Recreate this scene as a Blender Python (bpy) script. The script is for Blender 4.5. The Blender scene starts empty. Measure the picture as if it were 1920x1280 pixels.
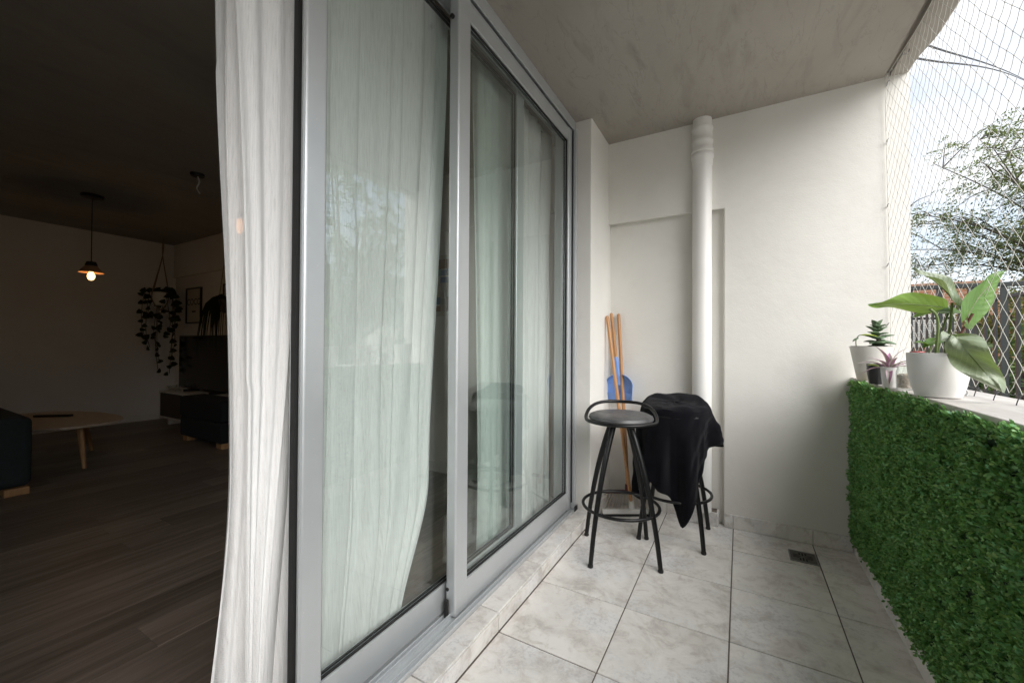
import bpy, math, random
import numpy as np
from mathutils import Vector, Matrix
random.seed(7); rng = np.random.default_rng(7)
sc = bpy.context.scene
col = sc.collection
R = math.radians

# ------------------------------------------------------------------ camera
cam_d = bpy.data.cameras.new('camera'); cam = bpy.data.objects.new('camera', cam_d); col.objects.link(cam)
CAMH = 1.14
yaw, pit, rol, fpx = 0.517135, 0.009123, 0.005776, 751.03
fwd = Vector((-math.sin(yaw)*math.cos(pit), math.cos(yaw)*math.cos(pit), math.sin(pit)))
rgt = Vector((math.cos(yaw), math.sin(yaw), 0)); upv = rgt.cross(fwd)
r2 = math.cos(rol)*rgt + math.sin(rol)*upv; u2 = -math.sin(rol)*rgt + math.cos(rol)*upv
m = Matrix((r2, u2, -fwd)).transposed().to_4x4(); m.translation = (0, 0, CAMH)
cam.matrix_world = m
cam_d.sensor_width = 36; cam_d.lens = fpx/1920*36; cam_d.clip_start = .02; cam_d.clip_end = 1500
sc.camera = cam

# ------------------------------------------------------------------ world, sun, exposure
SUN_EL, SUN_AZ = R(37), R(120)            # behind cloud, to the right of the photographer: a wide soft glow
world = bpy.data.worlds.new('World'); sc.world = world; world.use_nodes = True
wn = world.node_tree; wn.nodes.clear()
wo = wn.nodes.new('ShaderNodeOutputWorld'); bg = wn.nodes.new('ShaderNodeBackground')
sky = wn.nodes.new('ShaderNodeTexSky'); sky.sky_type = 'NISHITA'; sky.sun_disc = False
sky.sun_elevation = SUN_EL; sky.sun_rotation = SUN_AZ; sky.air_density = 1.0; sky.dust_density = 1.5
tc = wn.nodes.new('ShaderNodeTexCoord'); mp = wn.nodes.new('ShaderNodeMapping'); mp.inputs['Scale'].default_value = (1.0, 1.0, 2.2)
mp.inputs['Location'].default_value = (0.35, 0.1, 0.0)
nz = wn.nodes.new('ShaderNodeTexNoise'); nz.inputs['Scale'].default_value = 2.6; nz.inputs['Detail'].default_value = 7; nz.inputs['Roughness'].default_value = .55
rp = wn.nodes.new('ShaderNodeValToRGB'); rp.color_ramp.elements[0].position = .40; rp.color_ramp.elements[1].position = .60
rp.color_ramp.elements[0].color = (.40, .40, .40, 1)
mx = wn.nodes.new('ShaderNodeMix'); mx.data_type = 'RGBA'
mx.inputs[7].default_value = (4.1, 4.25, 4.5, 1)
wn.links.new(tc.outputs['Generated'], mp.inputs['Vector']); wn.links.new(mp.outputs[0], nz.inputs['Vector'])
wn.links.new(nz.outputs['Fac'], rp.inputs[0]); wn.links.new(rp.outputs[0], mx.inputs[0])
wn.links.new(sky.outputs[0], mx.inputs[6]); wn.links.new(mx.outputs[2], bg.inputs['Color'])
bg.inputs['Strength'].default_value = .065
wn.links.new(bg.outputs[0], wo.inputs[0])
sun_d = bpy.data.lights.new('sun', 'SUN'); sun_d.energy = 1.5; sun_d.angle = R(60); sun_d.color = (1, .98, .95)
sun = bpy.data.objects.new('sun', sun_d); col.objects.link(sun)
# the sky's sun_rotation is measured clockwise from +Y
sdir = Vector((math.sin(SUN_AZ)*math.cos(SUN_EL), math.cos(SUN_AZ)*math.cos(SUN_EL), math.sin(SUN_EL)))
sun.rotation_euler = sdir.to_track_quat('Z', 'Y').to_euler(); sun.location = (0, 0, 30)
vs = sc.view_settings; vs.view_transform = 'Standard'; vs.look = 'None'; vs.gamma = 1; vs.use_curve_mapping = False
vs.exposure = 2.1
cy = sc.cycles; cy.use_denoising = True; cy.max_bounces = 10; cy.diffuse_bounces = 6; cy.glossy_bounces = 4
cy.transmission_bounces = 6; cy.transparent_max_bounces = 24; cy.sample_clamp_indirect = 6
cy.caustics_reflective = False; cy.caustics_refractive = False

# ------------------------------------------------------------------ mesh helpers
class MB:
    def __init__(s): s.v = []; s.f = []
    def add(s, vs_, fs):
        o = len(s.v); s.v += [tuple(q) for q in vs_]; s.f += [tuple(i+o for i in q) for q in fs]; return s
    def box(s, x0, x1, y0, y1, z0, z1):
        return s.add([(x0,y0,z0),(x1,y0,z0),(x1,y1,z0),(x0,y1,z0),(x0,y0,z1),(x1,y0,z1),(x1,y1,z1),(x0,y1,z1)],
                     [(0,3,2,1),(4,5,6,7),(0,1,5,4),(1,2,6,5),(2,3,7,6),(3,0,4,7)])
    def obox(s, c, ax, ay, az):
        c = Vector(c); ax, ay, az = Vector(ax), Vector(ay), Vector(az)
        pts = [c+ax*i+ay*j+az*k for k in (-1,1) for i, j in ((-1,-1),(1,-1),(1,1),(-1,1))]
        return s.add(pts, [(0,3,2,1),(4,5,6,7),(0,1,5,4),(1,2,6,5),(2,3,7,6),(3,0,4,7)])
    def tube(s, path, rad, seg=10, closed=False, cap=True):
        P = [Vector(q) for q in path]; n = len(P)
        rr = [rad]*n if isinstance(rad, (int, float)) else list(rad)
        up = Vector((0, 0, 1)); rings = []; a = None
        for i in range(n):
            t = (P[(i+1) % n]-P[i-1]) if closed else (P[min(i+1, n-1)]-P[max(i-1, 0)])
            t.normalize()
            if a is None: a = t.cross(up if abs(t.z) < .9 else Vector((1, 0, 0))).normalized()
            else: a = (a-t*a.dot(t)).normalized()
            b = t.cross(a)
            rings.append([P[i]+(a*math.cos(k/seg*math.tau)+b*math.sin(k/seg*math.tau))*rr[i] for k in range(seg)])
        vv = [q for r in rings for q in r]; ff = []
        for i in range(n if closed else n-1):
            j = (i+1) % n
            for k in range(seg):
                l = (k+1) % seg; ff.append((i*seg+k, i*seg+l, j*seg+l, j*seg+k))
        if cap and not closed: ff += [tuple(range(seg))[::-1], tuple((n-1)*seg+k for k in range(seg))]
        return s.add(vv, ff)
    def lathe(s, prof, c=(0, 0, 0), seg=32, sx=1, sy=1):
        n = len(prof); vv = []
        for r, z in prof:
            for k in range(seg):
                a = k/seg*math.tau; vv.append((c[0]+r*math.cos(a)*sx, c[1]+r*math.sin(a)*sy, c[2]+z))
        ff = [(i*seg+k, i*seg+(k+1) % seg, (i+1)*seg+(k+1) % seg, (i+1)*seg+k) for i in range(n-1) for k in range(seg)]
        if prof[0][0] > 1e-5: ff.append(tuple(range(seg))[::-1])
        if prof[-1][0] > 1e-5: ff.append(tuple((n-1)*seg+k for k in range(seg)))
        return s.add(vv, ff)
    def grid(s, fn, nu, nv):
        vv = [fn(i/nu, j/nv) for j in range(nv+1) for i in range(nu+1)]
        ff = [(j*(nu+1)+i, j*(nu+1)+i+1, (j+1)*(nu+1)+i+1, (j+1)*(nu+1)+i) for j in range(nv) for i in range(nu)]
        return s.add(vv, ff)
    def quad(s, a, b, c, d): return s.add([a, b, c, d], [(0, 1, 2, 3)])
    def build(s, name, mat, parent=None, smooth=False, bevel=0, seg=2, local=False, solid=0, sub=0):
        o = ORG.get(parent, (0, 0, 0)) if (parent and not local) else (0, 0, 0)
        me = bpy.data.meshes.new(name)
        me.from_pydata([(q[0]-o[0], q[1]-o[1], q[2]-o[2]) for q in s.v], [], s.f)
        me.materials.append(mat)
        if smooth:
            me.polygons.foreach_set('use_smooth', [True]*len(me.polygons)); me.set_sharp_from_angle(angle=R(38))
        me.update()
        ob = bpy.data.objects.new(name, me); col.objects.link(ob)
        if parent: ob.parent = parent; ORG[ob] = ORG.get(parent, (0, 0, 0))
        if solid:
            q = ob.modifiers.new('solid', 'SOLIDIFY'); q.thickness = solid; q.offset = 0
        if bevel:
            q = ob.modifiers.new('bevel', 'BEVEL'); q.width = bevel; q.segments = seg; q.limit_method = 'ANGLE'; q.angle_limit = R(40)
            q.harden_normals = False
        if sub:
            q = ob.modifiers.new('sub', 'SUBSURF'); q.levels = sub; q.render_levels = sub
        if smooth and bevel:
            pass
        return ob
ORG = {}
def np_mesh(name, verts, faces, mat, parent=None, smooth=False):
    """verts (n,3) array, faces (m,k) array"""
    o = np.array(ORG.get(parent, (0, 0, 0)) if parent else (0, 0, 0))
    me = bpy.data.meshes.new(name); n = len(verts); mm, k = faces.shape
    me.vertices.add(n); me.vertices.foreach_set('co', (verts-o).astype(np.float32).ravel())
    me.loops.add(mm*k); me.loops.foreach_set('vertex_index', faces.astype(np.int32).ravel())
    me.polygons.add(mm); me.polygons.foreach_set('loop_start', np.arange(0, mm*k, k, dtype=np.int32))
    try: me.polygons.foreach_set('loop_total', np.full(mm, k, dtype=np.int32))
    except Exception: pass
    me.materials.append(mat); me.update(calc_edges=True); me.validate()
    if smooth: me.polygons.foreach_set('use_smooth', [True]*len(me.polygons))
    ob = bpy.data.objects.new(name, me); col.objects.link(ob)
    if parent: ob.parent = parent; ORG[ob] = ORG.get(parent, (0, 0, 0))
    return ob
def thing(name, label, cat, loc=(0, 0, 0), rz=0, group=None):
    o = bpy.data.objects.new(name, None); col.objects.link(o); o.empty_display_size = .1
    o.location = loc; o.rotation_euler = (0, 0, rz); ORG[o] = tuple(loc)
    return tag(o, label, cat, group)
def tag(o, label, cat, group=None):
    o['label'] = label; o['category'] = cat
    if group: o['group'] = group
    return o
def struct(o): o['kind'] = 'structure'; return o
def stuff(o): o['kind'] = 'stuff'; return o
def bez(pts, n):
    """smooth path through control points (Catmull-Rom)"""
    P = [Vector(q) for q in pts]; out = []
    for i in range(len(P)-1):
        p0, p1, p2, p3 = P[max(i-1, 0)], P[i], P[i+1], P[min(i+2, len(P)-1)]
        for k in range(n):
            t = k/n
            out.append(.5*((2*p1)+(p2-p0)*t+(2*p0-5*p1+4*p2-p3)*t*t+(3*p1-p0-3*p2+p3)*t**3))
    out.append(P[-1]); return out
def lerp(a, b, t): return a+(b-a)*t
def sstep(a, b, x):
    t = min(1, max(0, (x-a)/(b-a))); return t*t*(3-2*t)

# ------------------------------------------------------------------ materials
class NT:
    def __init__(s, name):
        s.m = bpy.data.materials.new(name); s.m.use_nodes = True; s.t = s.m.node_tree; s.t.nodes.clear()
        s.out = s.n('OutputMaterial')
    def n(s, typ, **kw):
        q = s.t.nodes.new('ShaderNode'+typ)
        for k, v in kw.items(): setattr(q, k, v)
        return q
    def l(s, a, b): s.t.links.new(a, b)
    def noise(s, vec, scale, detail=4, rough=.5, dist=0):
        q = s.n('TexNoise'); q.inputs['Scale'].default_value = scale; q.inputs['Detail'].default_value = detail
        q.inputs['Roughness'].default_value = rough; q.inputs['Distortion'].default_value = dist
        s.l(vec, q.inputs['Vector']); return q.outputs['Fac']
    def ramp(s, fac, stops):
        q = s.n('ValToRGB'); e = q.color_ramp.elements
        while len(e) < len(stops): e.new(.5)
        for el, (p, c) in zip(e, stops):
            el.position = p; el.color = (c[0], c[1], c[2], 1) if not isinstance(c, (int, float)) else (c, c, c, 1)
        s.l(fac, q.inputs[0]); return q.outputs[0]
    def mix(s, fac, a, b, mode='MIX'):
        q = s.n('Mix', data_type='RGBA', blend_type=mode)
        for sock, v in ((q.inputs[0], fac), (q.inputs[6], a), (q.inputs[7], b)):
            if isinstance(v, (int, float)): sock.default_value = v
            elif isinstance(v, tuple): sock.default_value = (*v[:3], 1)
            else: s.l(v, sock)
        return q.outputs[2]
    def math(s, op, a, b=None):
        q = s.n('Math', operation=op)
        for sock, v in ((q.inputs[0], a), (q.inputs[1], b)):
            if v is None: continue
            if isinstance(v, (int, float)): sock.default_value = v
            else: s.l(v, sock)
        return q.outputs[0]
    def coord(s, scale=(1, 1, 1), kind='Object', rnd=False, loc=(0, 0, 0)):
        c = s.n('TexCoord'); o = c.outputs[kind]
        if rnd:
            i = s.n('ObjectInfo'); w = s.n('Vector' 'Math', operation='SCALE'); w.inputs[0].default_value = (37, 53, 71)
            s.l(i.outputs['Random'], w.inputs['Scale']); a = s.n('VectorMath', operation='ADD'); s.l(o, a.inputs[0]); s.l(w.outputs[0], a.inputs[1]); o = a.outputs[0]
        mq = s.n('Mapping'); mq.inputs['Scale'].default_value = scale; mq.inputs['Location'].default_value = loc
        s.l(o, mq.inputs['Vector']); return mq.outputs[0]
    def bump(s, h, strength=.3, dist=.01, prev=None):
        q = s.n('Bump'); q.inputs['Strength'].default_value = strength; q.inputs['Distance'].default_value = dist
        s.l(h, q.inputs['Height'])
        if prev is not None: s.l(prev, q.inputs['Normal'])
        return q.outputs[0]
    def pbr(s, col_, rough=.5, metal=0, normal=None, spec=None, sheen=0, trans=0, sss=0):
        b = s.n('BsdfPrincipled')
        for key, v in (('Base Color', col_), ('Roughness', rough), ('Metallic', metal)):
            if isinstance(v, (int, float)): b.inputs[key].default_value = v
            elif isinstance(v, tuple): b.inputs[key].default_value = (*v[:3], 1)
            else: s.l(v, b.inputs[key])
        if normal is not None: s.l(normal, b.inputs['Normal'])
        if spec is not None: b.inputs['Specular IOR Level'].default_value = spec
        if sheen: b.inputs['Sheen Weight'].default_value = sheen; b.inputs['Sheen Roughness'].default_value = .5
        if trans: b.inputs['Transmission Weight'].default_value = trans
        s.l(b.outputs[0], s.out.inputs[0]); return b
def simple(name, c, rough=.5, metal=0, var=.12, scale=12, bump=0, bscale=80, bd=.002, spec=None, sheen=0, aniso=(1, 1, 1), rnd=True):
    t = NT(name); co = t.coord(aniso, rnd=rnd)
    f = t.noise(co, scale, 5, .6)
    cc = t.mix(f, tuple(x*(1-var) for x in c), tuple(min(1, x*(1+var)) for x in c))
    nm = t.bump(t.noise(co, bscale, 3), bump, bd) if bump else None
    rr = t.math('ADD', t.math('MULTIPLY', t.noise(co, scale*2.3, 4), .16), rough-.08)
    t.pbr(cc, rr, metal, nm, spec, sheen); return t.m
def plaster(name, base, dirt, grain=.35):
    t = NT(name); co = t.coord(kind='Object')
    big = t.noise(co, 1.6, 6, .62, .4); mid = t.noise(co, 7, 5, .6); fine = t.noise(co, 130, 3, .55); lump = t.noise(co, 28, 4, .6)
    c = t.mix(t.ramp(big, [(.38, 0), (.72, .55)]), base, dirt)
    c = t.mix(t.ramp(mid, [(.52, 0), (.74, .30)]), c, dirt)
    sp = t.n('TexVoronoi'); sp.inputs['Scale'].default_value = 7.5; t.l(co, sp.inputs['Vector'])
    c = t.mix(t.math('MULTIPLY', t.ramp(sp.outputs['Distance'], [(.0, .75), (.022, .6), (.04, 0)]), t.ramp(t.noise(co, 3.3, 2), [(.50, 0), (.56, 1)])), c, tuple(x*.35 for x in dirt)) if grain > .2 else c
    nm = t.bump(fine, grain*1.4, .0014); nm = t.bump(lump, .22, .0025, nm); nm = t.bump(big, .3, .02, nm)
    t.pbr(c, .82, 0, nm, .25); return t.m
M = {}
M['wall'] = plaster('wall_plaster', (.77, .755, .715), (.67, .65, .61))
M['pier'] = plaster('pier_plaster', (.78, .765, .725), (.69, .67, .63), .15)
M['room_wall'] = plaster('room_wall_paint', (.78, .745, .695), (.70, .665, .62), .12)
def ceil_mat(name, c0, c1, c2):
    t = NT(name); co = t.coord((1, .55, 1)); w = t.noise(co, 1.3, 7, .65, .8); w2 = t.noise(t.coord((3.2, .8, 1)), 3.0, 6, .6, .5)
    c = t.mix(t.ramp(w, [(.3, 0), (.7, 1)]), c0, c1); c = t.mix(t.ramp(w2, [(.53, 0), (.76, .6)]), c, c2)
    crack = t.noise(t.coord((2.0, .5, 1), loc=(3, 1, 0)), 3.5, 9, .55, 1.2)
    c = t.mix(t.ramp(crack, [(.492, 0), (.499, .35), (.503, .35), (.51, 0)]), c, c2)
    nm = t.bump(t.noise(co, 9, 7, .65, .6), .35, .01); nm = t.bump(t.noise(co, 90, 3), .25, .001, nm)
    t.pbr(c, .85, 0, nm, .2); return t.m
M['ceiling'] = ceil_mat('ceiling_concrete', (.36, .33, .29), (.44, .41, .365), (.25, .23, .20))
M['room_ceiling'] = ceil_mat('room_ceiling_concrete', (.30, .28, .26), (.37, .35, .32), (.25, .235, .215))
def tile_mat():
    t = NT('floor_tile'); co = t.coord((1, 1, 1), rnd=True)
    a = t.noise(co, 5.5, 8, .68, .6); b = t.noise(co, 16, 7, .7, .8); c = t.noise(co, 60, 5, .7); d = t.noise(co, 3.0, 4, .5)
    k = t.mix(t.ramp(a, [(.36, 0), (.60, 1)]), (.65, .62, .58), (.80, .78, .745))
    k = t.mix(t.ramp(d, [(.48, 0), (.68, .6)]), k, (.70, .70, .725))
    k = t.mix(t.ramp(b, [(.52, 0), (.68, .75)]), k, (.57, .53, .48))
    k = t.mix(t.math('MULTIPLY', t.ramp(a, [(.40, 1), (.50, 0)]), t.ramp(b, [(.42, 0), (.58, .65)])), k, (.49, .455, .425))
    k = t.mix(t.math('MULTIPLY', t.ramp(d, [(.50, 0), (.60, 1)]), t.ramp(c, [(.50, 0), (.62, .5)])), k, (.46, .445, .445))
    nm = t.bump(b, .12, .002); nm = t.bump(c, .1, .0006, nm)
    t.pbr(k, t.ramp(b, [(.3, .36), (.7, .55)]), 0, nm, .4); return t.m
M['tile'] = tile_mat()
M['grout'] = simple('grout', (.14, .115, .10), .9, var=.3, scale=30, bump=.3)
def alu_mat():
    t = NT('silver_aluminium'); co = t.coord()
    g = t.noise(t.coord((400, 400, 400)), 1, 2); d = t.noise(co, 9, 5, .6)
    c = t.mix(d, (.56, .585, .60), (.64, .665, .68))
    sp = t.n('TexVoronoi'); sp.inputs['Scale'].default_value = 26; t.l(co, sp.inputs['Vector'])
    c = t.mix(t.ramp(sp.outputs['Distance'], [(0, .7), (.05, .5), (.075, 0)]), c, (.74, .74, .73))
    t.pbr(c, t.math('ADD', t.math('MULTIPLY', d, .12), .34), .55, t.bump(g, .05, .0002), .5); return t.m
M['alu'] = alu_mat()
M['rubber'] = simple('black_rubber', (.012, .012, .012), .7, var=.3)
def glass_mat():
    t = NT('window_glass'); lw = t.n('LayerWeight'); lw.inputs['Blend'].default_value = .5
    F = t.math('ADD', t.math('MULTIPLY', t.math('POWER', lw.outputs['Facing'], 5), .9), .08)
    co = t.coord(); sm = t.ramp(t.noise(t.coord((1, 3, 1)), 3, 6, .6, .6), [(.55, 0), (.8, .035)])
    tr = t.n('BsdfTransparent'); tr.inputs[0].default_value = (.955, .985, .973, 1)
    gl = t.n('BsdfGlossy'); gl.inputs['Roughness'].default_value = .004; gl.inputs['Color'].default_value = (1, 1, 1, 1)
    t.l(t.bump(t.noise(co, 2.2, 2), .02, .002), gl.inputs['Normal'])
    df = t.n('BsdfDiffuse'); df.inputs[0].default_value = (.7, .7, .68, 1)
    a = t.n('MixShader'); t.l(F, a.inputs[0]); t.l(tr.outputs[0], a.inputs[1]); t.l(gl.outputs[0], a.inputs[2])
    b = t.n('MixShader'); t.l(sm, b.inputs[0]); t.l(a.outputs[0], b.inputs[1]); t.l(df.outputs[0], b.inputs[2])
    t.l(b.outputs[0], t.out.inputs[0]); return t.m
M['glass'] = glass_mat()
def curtain_mat():
    t = NT('white_gauze'); 
    cr = t.noise(t.coord((1, 120, 5)), 1.0, 4, .6, .4); cr2 = t.noise(t.coord((1, 300, 13)), 1.0, 4, .6, .5); wv = t.noise(t.coord((1, 520, 430)), 1.0, 2, .5)
    nm = t.bump(cr, .5, .0042); nm = t.bump(cr2, .55, .0026, nm); nm = t.bump(wv, .3, .0008, nm)
    df = t.n('BsdfDiffuse'); t.l(t.mix(wv, (.90, .895, .89), (.95, .945, .94)), df.inputs[0]); t.l(nm, df.inputs['Normal'])
    tl = t.n('BsdfTranslucent'); tl.inputs[0].default_value = (.66, .64, .61, 1); t.l(nm, tl.inputs['Normal'])
    tr = t.n('BsdfTransparent')
    a = t.n('MixShader'); a.inputs[0].default_value = .12; t.l(df.outputs[0], a.inputs[1]); t.l(tl.outputs[0], a.inputs[2])
    b = t.n('MixShader'); t.l(t.math('MULTIPLY', t.math('ADD', t.ramp(wv, [(.35, 1.0), (.62, .35)]), .1), t.ramp(cr2, [(.36, .06), (.50, .12), (.68, .27)])), b.inputs[0]); t.l(a.outputs[0], b.inputs[1]); t.l(tr.outputs[0], b.inputs[2])
    t.l(b.outputs[0], t.out.inputs[0]); return t.m
M['curtain'] = curtain_mat()
def leaf_mat(name, cols, rough=.45, trans=.25, spec=.4, island=True, vein=None):
    t = NT(name)
    g = t.n('NewGeometry'); rnd = g.outputs['Random Per Island'] if island else t.noise(t.coord(), 14, 4, .6)
    n = len(cols); c = t.ramp(rnd, [((i+.5)/n, q) for i, q in enumerate(cols)])
    b = t.n('BsdfPrincipled'); t.l(c, b.inputs['Base Color']); b.inputs['Roughness'].default_value = rough; b.inputs['Specular IOR Level'].default_value = spec
    if vein: t.l(t.bump(t.noise(t.coord((vein, vein, vein)), 1, 3), .25, .004), b.inputs['Normal'])
    tl = t.n('BsdfTranslucent'); t.l(t.mix(.5, c, (.30, .42, .06)), tl.inputs[0])
    a = t.n('MixShader'); a.inputs[0].default_value = trans; t.l(b.outputs[0], a.inputs[1]); t.l(tl.outputs[0], a.inputs[2])
    t.l(a.outputs[0], t.out.inputs[0]); return t.m
M['box_leaf'] = leaf_mat('plastic_boxwood', [(.09, .24, .07), (.15, .36, .11), (.26, .50, .15), (.17, .46, .22), (.34, .52, .17), (.10, .30, .09)], .40, .22)
M['backing'] = simple('dark_backing', (.03, .07, .03), .9)
M['cap'] = None
def cap_mat():
    t = NT('cap_stone'); a = t.noise(t.coord((9, 1.3, 4)), 2.2, 6, .6, .5); b = t.noise(t.coord(), 40, 4)
    c = t.mix(t.ramp(a, [(.3, 0), (.7, 1)]), (.46, .43, .40), (.60, .575, .545)); c = t.mix(t.ramp(b, [(.5, 0), (.75, .35)]), c, (.38, .355, .33))
    t.pbr(c, .55, 0, t.bump(a, .2, .003)); return t.m
M['cap'] = cap_mat()
def wood_mat(name, c0, c1, sc_=(60, 60, 3), rough=.5, bump=.2, rnd=True, tone=0):
    t = NT(name); co = t.coord(sc_, rnd=rnd); a = t.noise(co, 1.0, 6, .6, 1.0); b = t.noise(t.coord(tuple(x*3 for x in sc_), rnd=rnd), 1, 4, .6)
    c = t.mix(t.ramp(a, [(.3, 0), (.7, 1)]), c0, c1); c = t.mix(t.ramp(b, [(.55, 0), (.75, .5)]), c, tuple(x*.55 for x in c0))
    if tone:
        oi = t.n('ObjectInfo'); c = t.mix(1.0, c, t.ramp(oi.outputs['Random'], [(0, 1-tone), (1, 1)]), 'MULTIPLY')
    t.pbr(c, rough, 0, t.bump(a, bump, .001)); return t.m
M['handle_wood'] = wood_mat('handle_wood', (.40, .19, .075), (.56, .30, .13))
M['light_wood'] = wood_mat('light_wood', (.42, .23, .10), (.55, .33, .16), (30, 30, 4))
M['table_wood'] = wood_mat('table_wood', (.46, .38, .30), (.56, .47, .38), (4, 30, 30))
M['plank'] = wood_mat('floor_plank', (.16, .125, .10), (.34, .28, .235), (26, 1.6, 20), .42, .25, tone=.38)
M['blue'] = simple('blue_plastic', (.18, .32, .68), .38, var=.12, scale=30, spec=.5)
M['black_metal'] = simple('black_metal', (.006, .006, .0065), .34, var=.3, scale=20, spec=.35)
M['red_plastic'] = simple('dark_red_plastic', (.11, .012, .014), .35)
M['white_plastic'] = simple('white_plastic', (.66, .65, .62), .5, var=.1)
M['bristle'] = simple('bristle', (.62, .57, .49), .6)
def vinyl():
    t = NT('worn_grey_vinyl'); co = t.coord(); a = t.noise(co, 9, 7, .66, .5); b = t.noise(co, 38, 5, .65); p = t.noise(co, 17, 3, .5)
    c = t.mix(t.ramp(a, [(.35, 0), (.68, 1)]), (.045, .046, .048), (.115, .115, .116)); c = t.mix(t.ramp(b, [(.56, 0), (.72, .5)]), c, (.17, .17, .17))
    c = t.mix(t.ramp(p, [(.735, 0), (.75, 1)]), c, (.62, .58, .52))
    t.pbr(c, t.ramp(b, [(.3, .30), (.7, .5)]), 0, t.bump(b, .25, .0015), .5); return t.m
M['vinyl'] = vinyl()
def towel_mat():
    t = NT('black_terry'); co = t.coord(); a = t.noise(co, 420, 3, .7); b = t.noise(co, 22, 5, .6)
    c = t.mix(a, (.003, .003, .0045), (.010, .010, .013))
    t.pbr(c, .95, 0, t.bump(b, .4, .006, t.bump(a, .9, .004)), .0, .07); return t.m
M['towel'] = towel_mat()
M['pvc'] = simple('painted_pvc', (.80, .79, .765), .42, var=.035, scale=6, bump=.05, bscale=30)
M['ceramic'] = simple('white_pot', (.74, .735, .72), .5, var=.04, scale=10, bump=.08, bscale=220, bd=.0006)
def stained_pot():
    t = NT('stained_white_pot'); co = t.coord(); a = t.noise(co, 22, 5, .6)
    sx = t.n('SeparateXYZ'); t.l(co, sx.inputs[0]); g = t.ramp(t.math('ADD', t.math('MULTIPLY', sx.outputs['Z'], -7.0), t.math('ADD', a, .1)), [(.2, 0), (.75, .8)])
    t.pbr(t.mix(g, (.72, .70, .66), (.52, .40, .24)), .5); return t.m
M['stained'] = stained_pot()
M['black_plastic'] = simple('black_plastic', (.012, .012, .013), .35)
M['soil'] = simple('soil', (.035, .024, .017), .95, var=.5, scale=60, bump=.8, bscale=120, bd=.006)
def philo(name, top, under, tw=.30):
    t = NT(name); g = t.n('NewGeometry'); co = t.coord(); n = t.noise(co, 30, 5, .6)
    tp = t.mix(n, tuple(x*.8 for x in top), tuple(x*1.25 for x in top)); un = t.mix(n, tuple(x*.85 for x in under), tuple(x*1.15 for x in under))
    c = t.mix(g.outputs['Backfacing'], tp, un)
    uv = t.n('TexCoord'); sx = t.n('SeparateXYZ'); t.l(uv.outputs['UV'], sx.inputs[0])
    side = t.math('ABSOLUTE', t.math('SUBTRACT', sx.outputs[0], .5)); ph_ = t.math('SUBTRACT', sx.outputs[1], t.math('MULTIPLY', side, .55))
    vn = t.math('SINE', t.math('MULTIPLY', ph_, 62)); vfac = t.ramp(vn, [(.86, 0), (1.0, .3)])
    c = t.mix(vfac, c, tuple(min(1, x*1.6+.05) for x in top))
    b = t.n('BsdfPrincipled'); t.l(c, b.inputs['Base Color']); b.inputs['Roughness'].default_value = .36; b.inputs['Specular IOR Level'].default_value = .5
    t.l(t.bump(vn, .18, .0015, t.bump(n, .3, .004)), b.inputs['Normal'])
    tl = t.n('BsdfTranslucent'); tl.inputs[0].default_value = (.34, .50, .06, 1)
    a = t.n('MixShader'); a.inputs[0].default_value = tw; t.l(b.outputs[0], a.inputs[1]); t.l(tl.outputs[0], a.inputs[2])
    t.l(a.outputs[0], t.out.inputs[0]); return t.m
M['philo'] = philo('philodendron_leaf', (.10, .20, .055), (.20, .33, .07))
M['philo_dull'] = philo('philodendron_leaf_dull', (.22, .26, .18), (.28, .32, .21), .12)
M['petiole'] = simple('petiole', (.12, .17, .05), .4, var=.25)
M['petiole_red'] = simple('petiole_red', (.11, .045, .03), .4, var=.25)
M['jade'] = simple('jade_leaf', (.11, .17, .09), .5, var=.35, scale=40)
M['jade_young'] = simple('jade_young_leaf', (.30, .38, .05), .4, var=.2)
M['stem'] = simple('brown_stem', (.07, .05, .03), .7)
M['purple'] = leaf_mat('tradescantia', [(.42, .10, .34), (.66, .56, .60), (.14, .15, .09), (.50, .20, .42), (.70, .64, .62), (.22, .07, .16)], .4, .2)
M['string'] = simple('net_string', (.60, .58, .53), .7, var=.1)
M['steel'] = simple('zinc_steel', (.32, .32, .32), .38, .9)
M['drain'] = simple('drain_metal', (.16, .15, .145), .42, .8, var=.3, scale=40)
M['fence'] = simple('dark_green_iron', (.012, .017, .016), .4, var=.3)
M['cable'] = simple('cable', (.03, .03, .033), .6)
def brick_mat():
    t = NT('orange_brick'); b = t.n('TexBrick'); t.l(t.coord((1, 1, 1), kind='Generated'), b.inputs['Vector'])
    sx = t.n('SeparateXYZ'); t.l(t.coord(), sx.inputs[0]); cx = t.n('CombineXYZ'); t.l(t.math('ADD', sx.outputs[0], sx.outputs[1]), cx.inputs[0]); t.l(sx.outputs[2], cx.inputs[1]); t.l(cx.outputs[0], b.inputs['Vector'])
    b.inputs['Scale'].default_value = 1; b.inputs['Brick Width'].default_value = .25; b.inputs['Row Height'].default_value = .075; b.inputs['Mortar Size'].default_value = .006
    b.inputs['Color1'].default_value = (.40, .19, .11, 1); b.inputs['Color2'].default_value = (.32, .14, .08, 1); b.inputs['Mortar'].default_value = (.42, .36, .30, 1)
    c = t.mix(t.ramp(t.noise(t.coord(), 2, 6, .6), [(.4, 0), (.7, .4)]), b.outputs['Color'], (.52, .24, .12))
    t.pbr(c, .85, 0, t.bump(b.outputs['Fac'], .4, -.006)); return t.m
M['brick'] = brick_mat()
M['white_paint'] = simple('white_paint', (.78, .77, .74), .6, var=.06)
M['grey_paint'] = simple('grey_render', (.45, .44, .42), .8, var=.15, scale=3)
M['dark_glass'] = simple('dark_window', (.03, .035, .04), .08, spec=.6)
M['ground'] = simple('pale_bounce_ground', (.40, .38, .35), .9, var=.25, scale=1.5, bump=.5, bscale=30, bd=.02, rnd=False)  # pale tone added to the ground so it bounces light into the balcony
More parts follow.
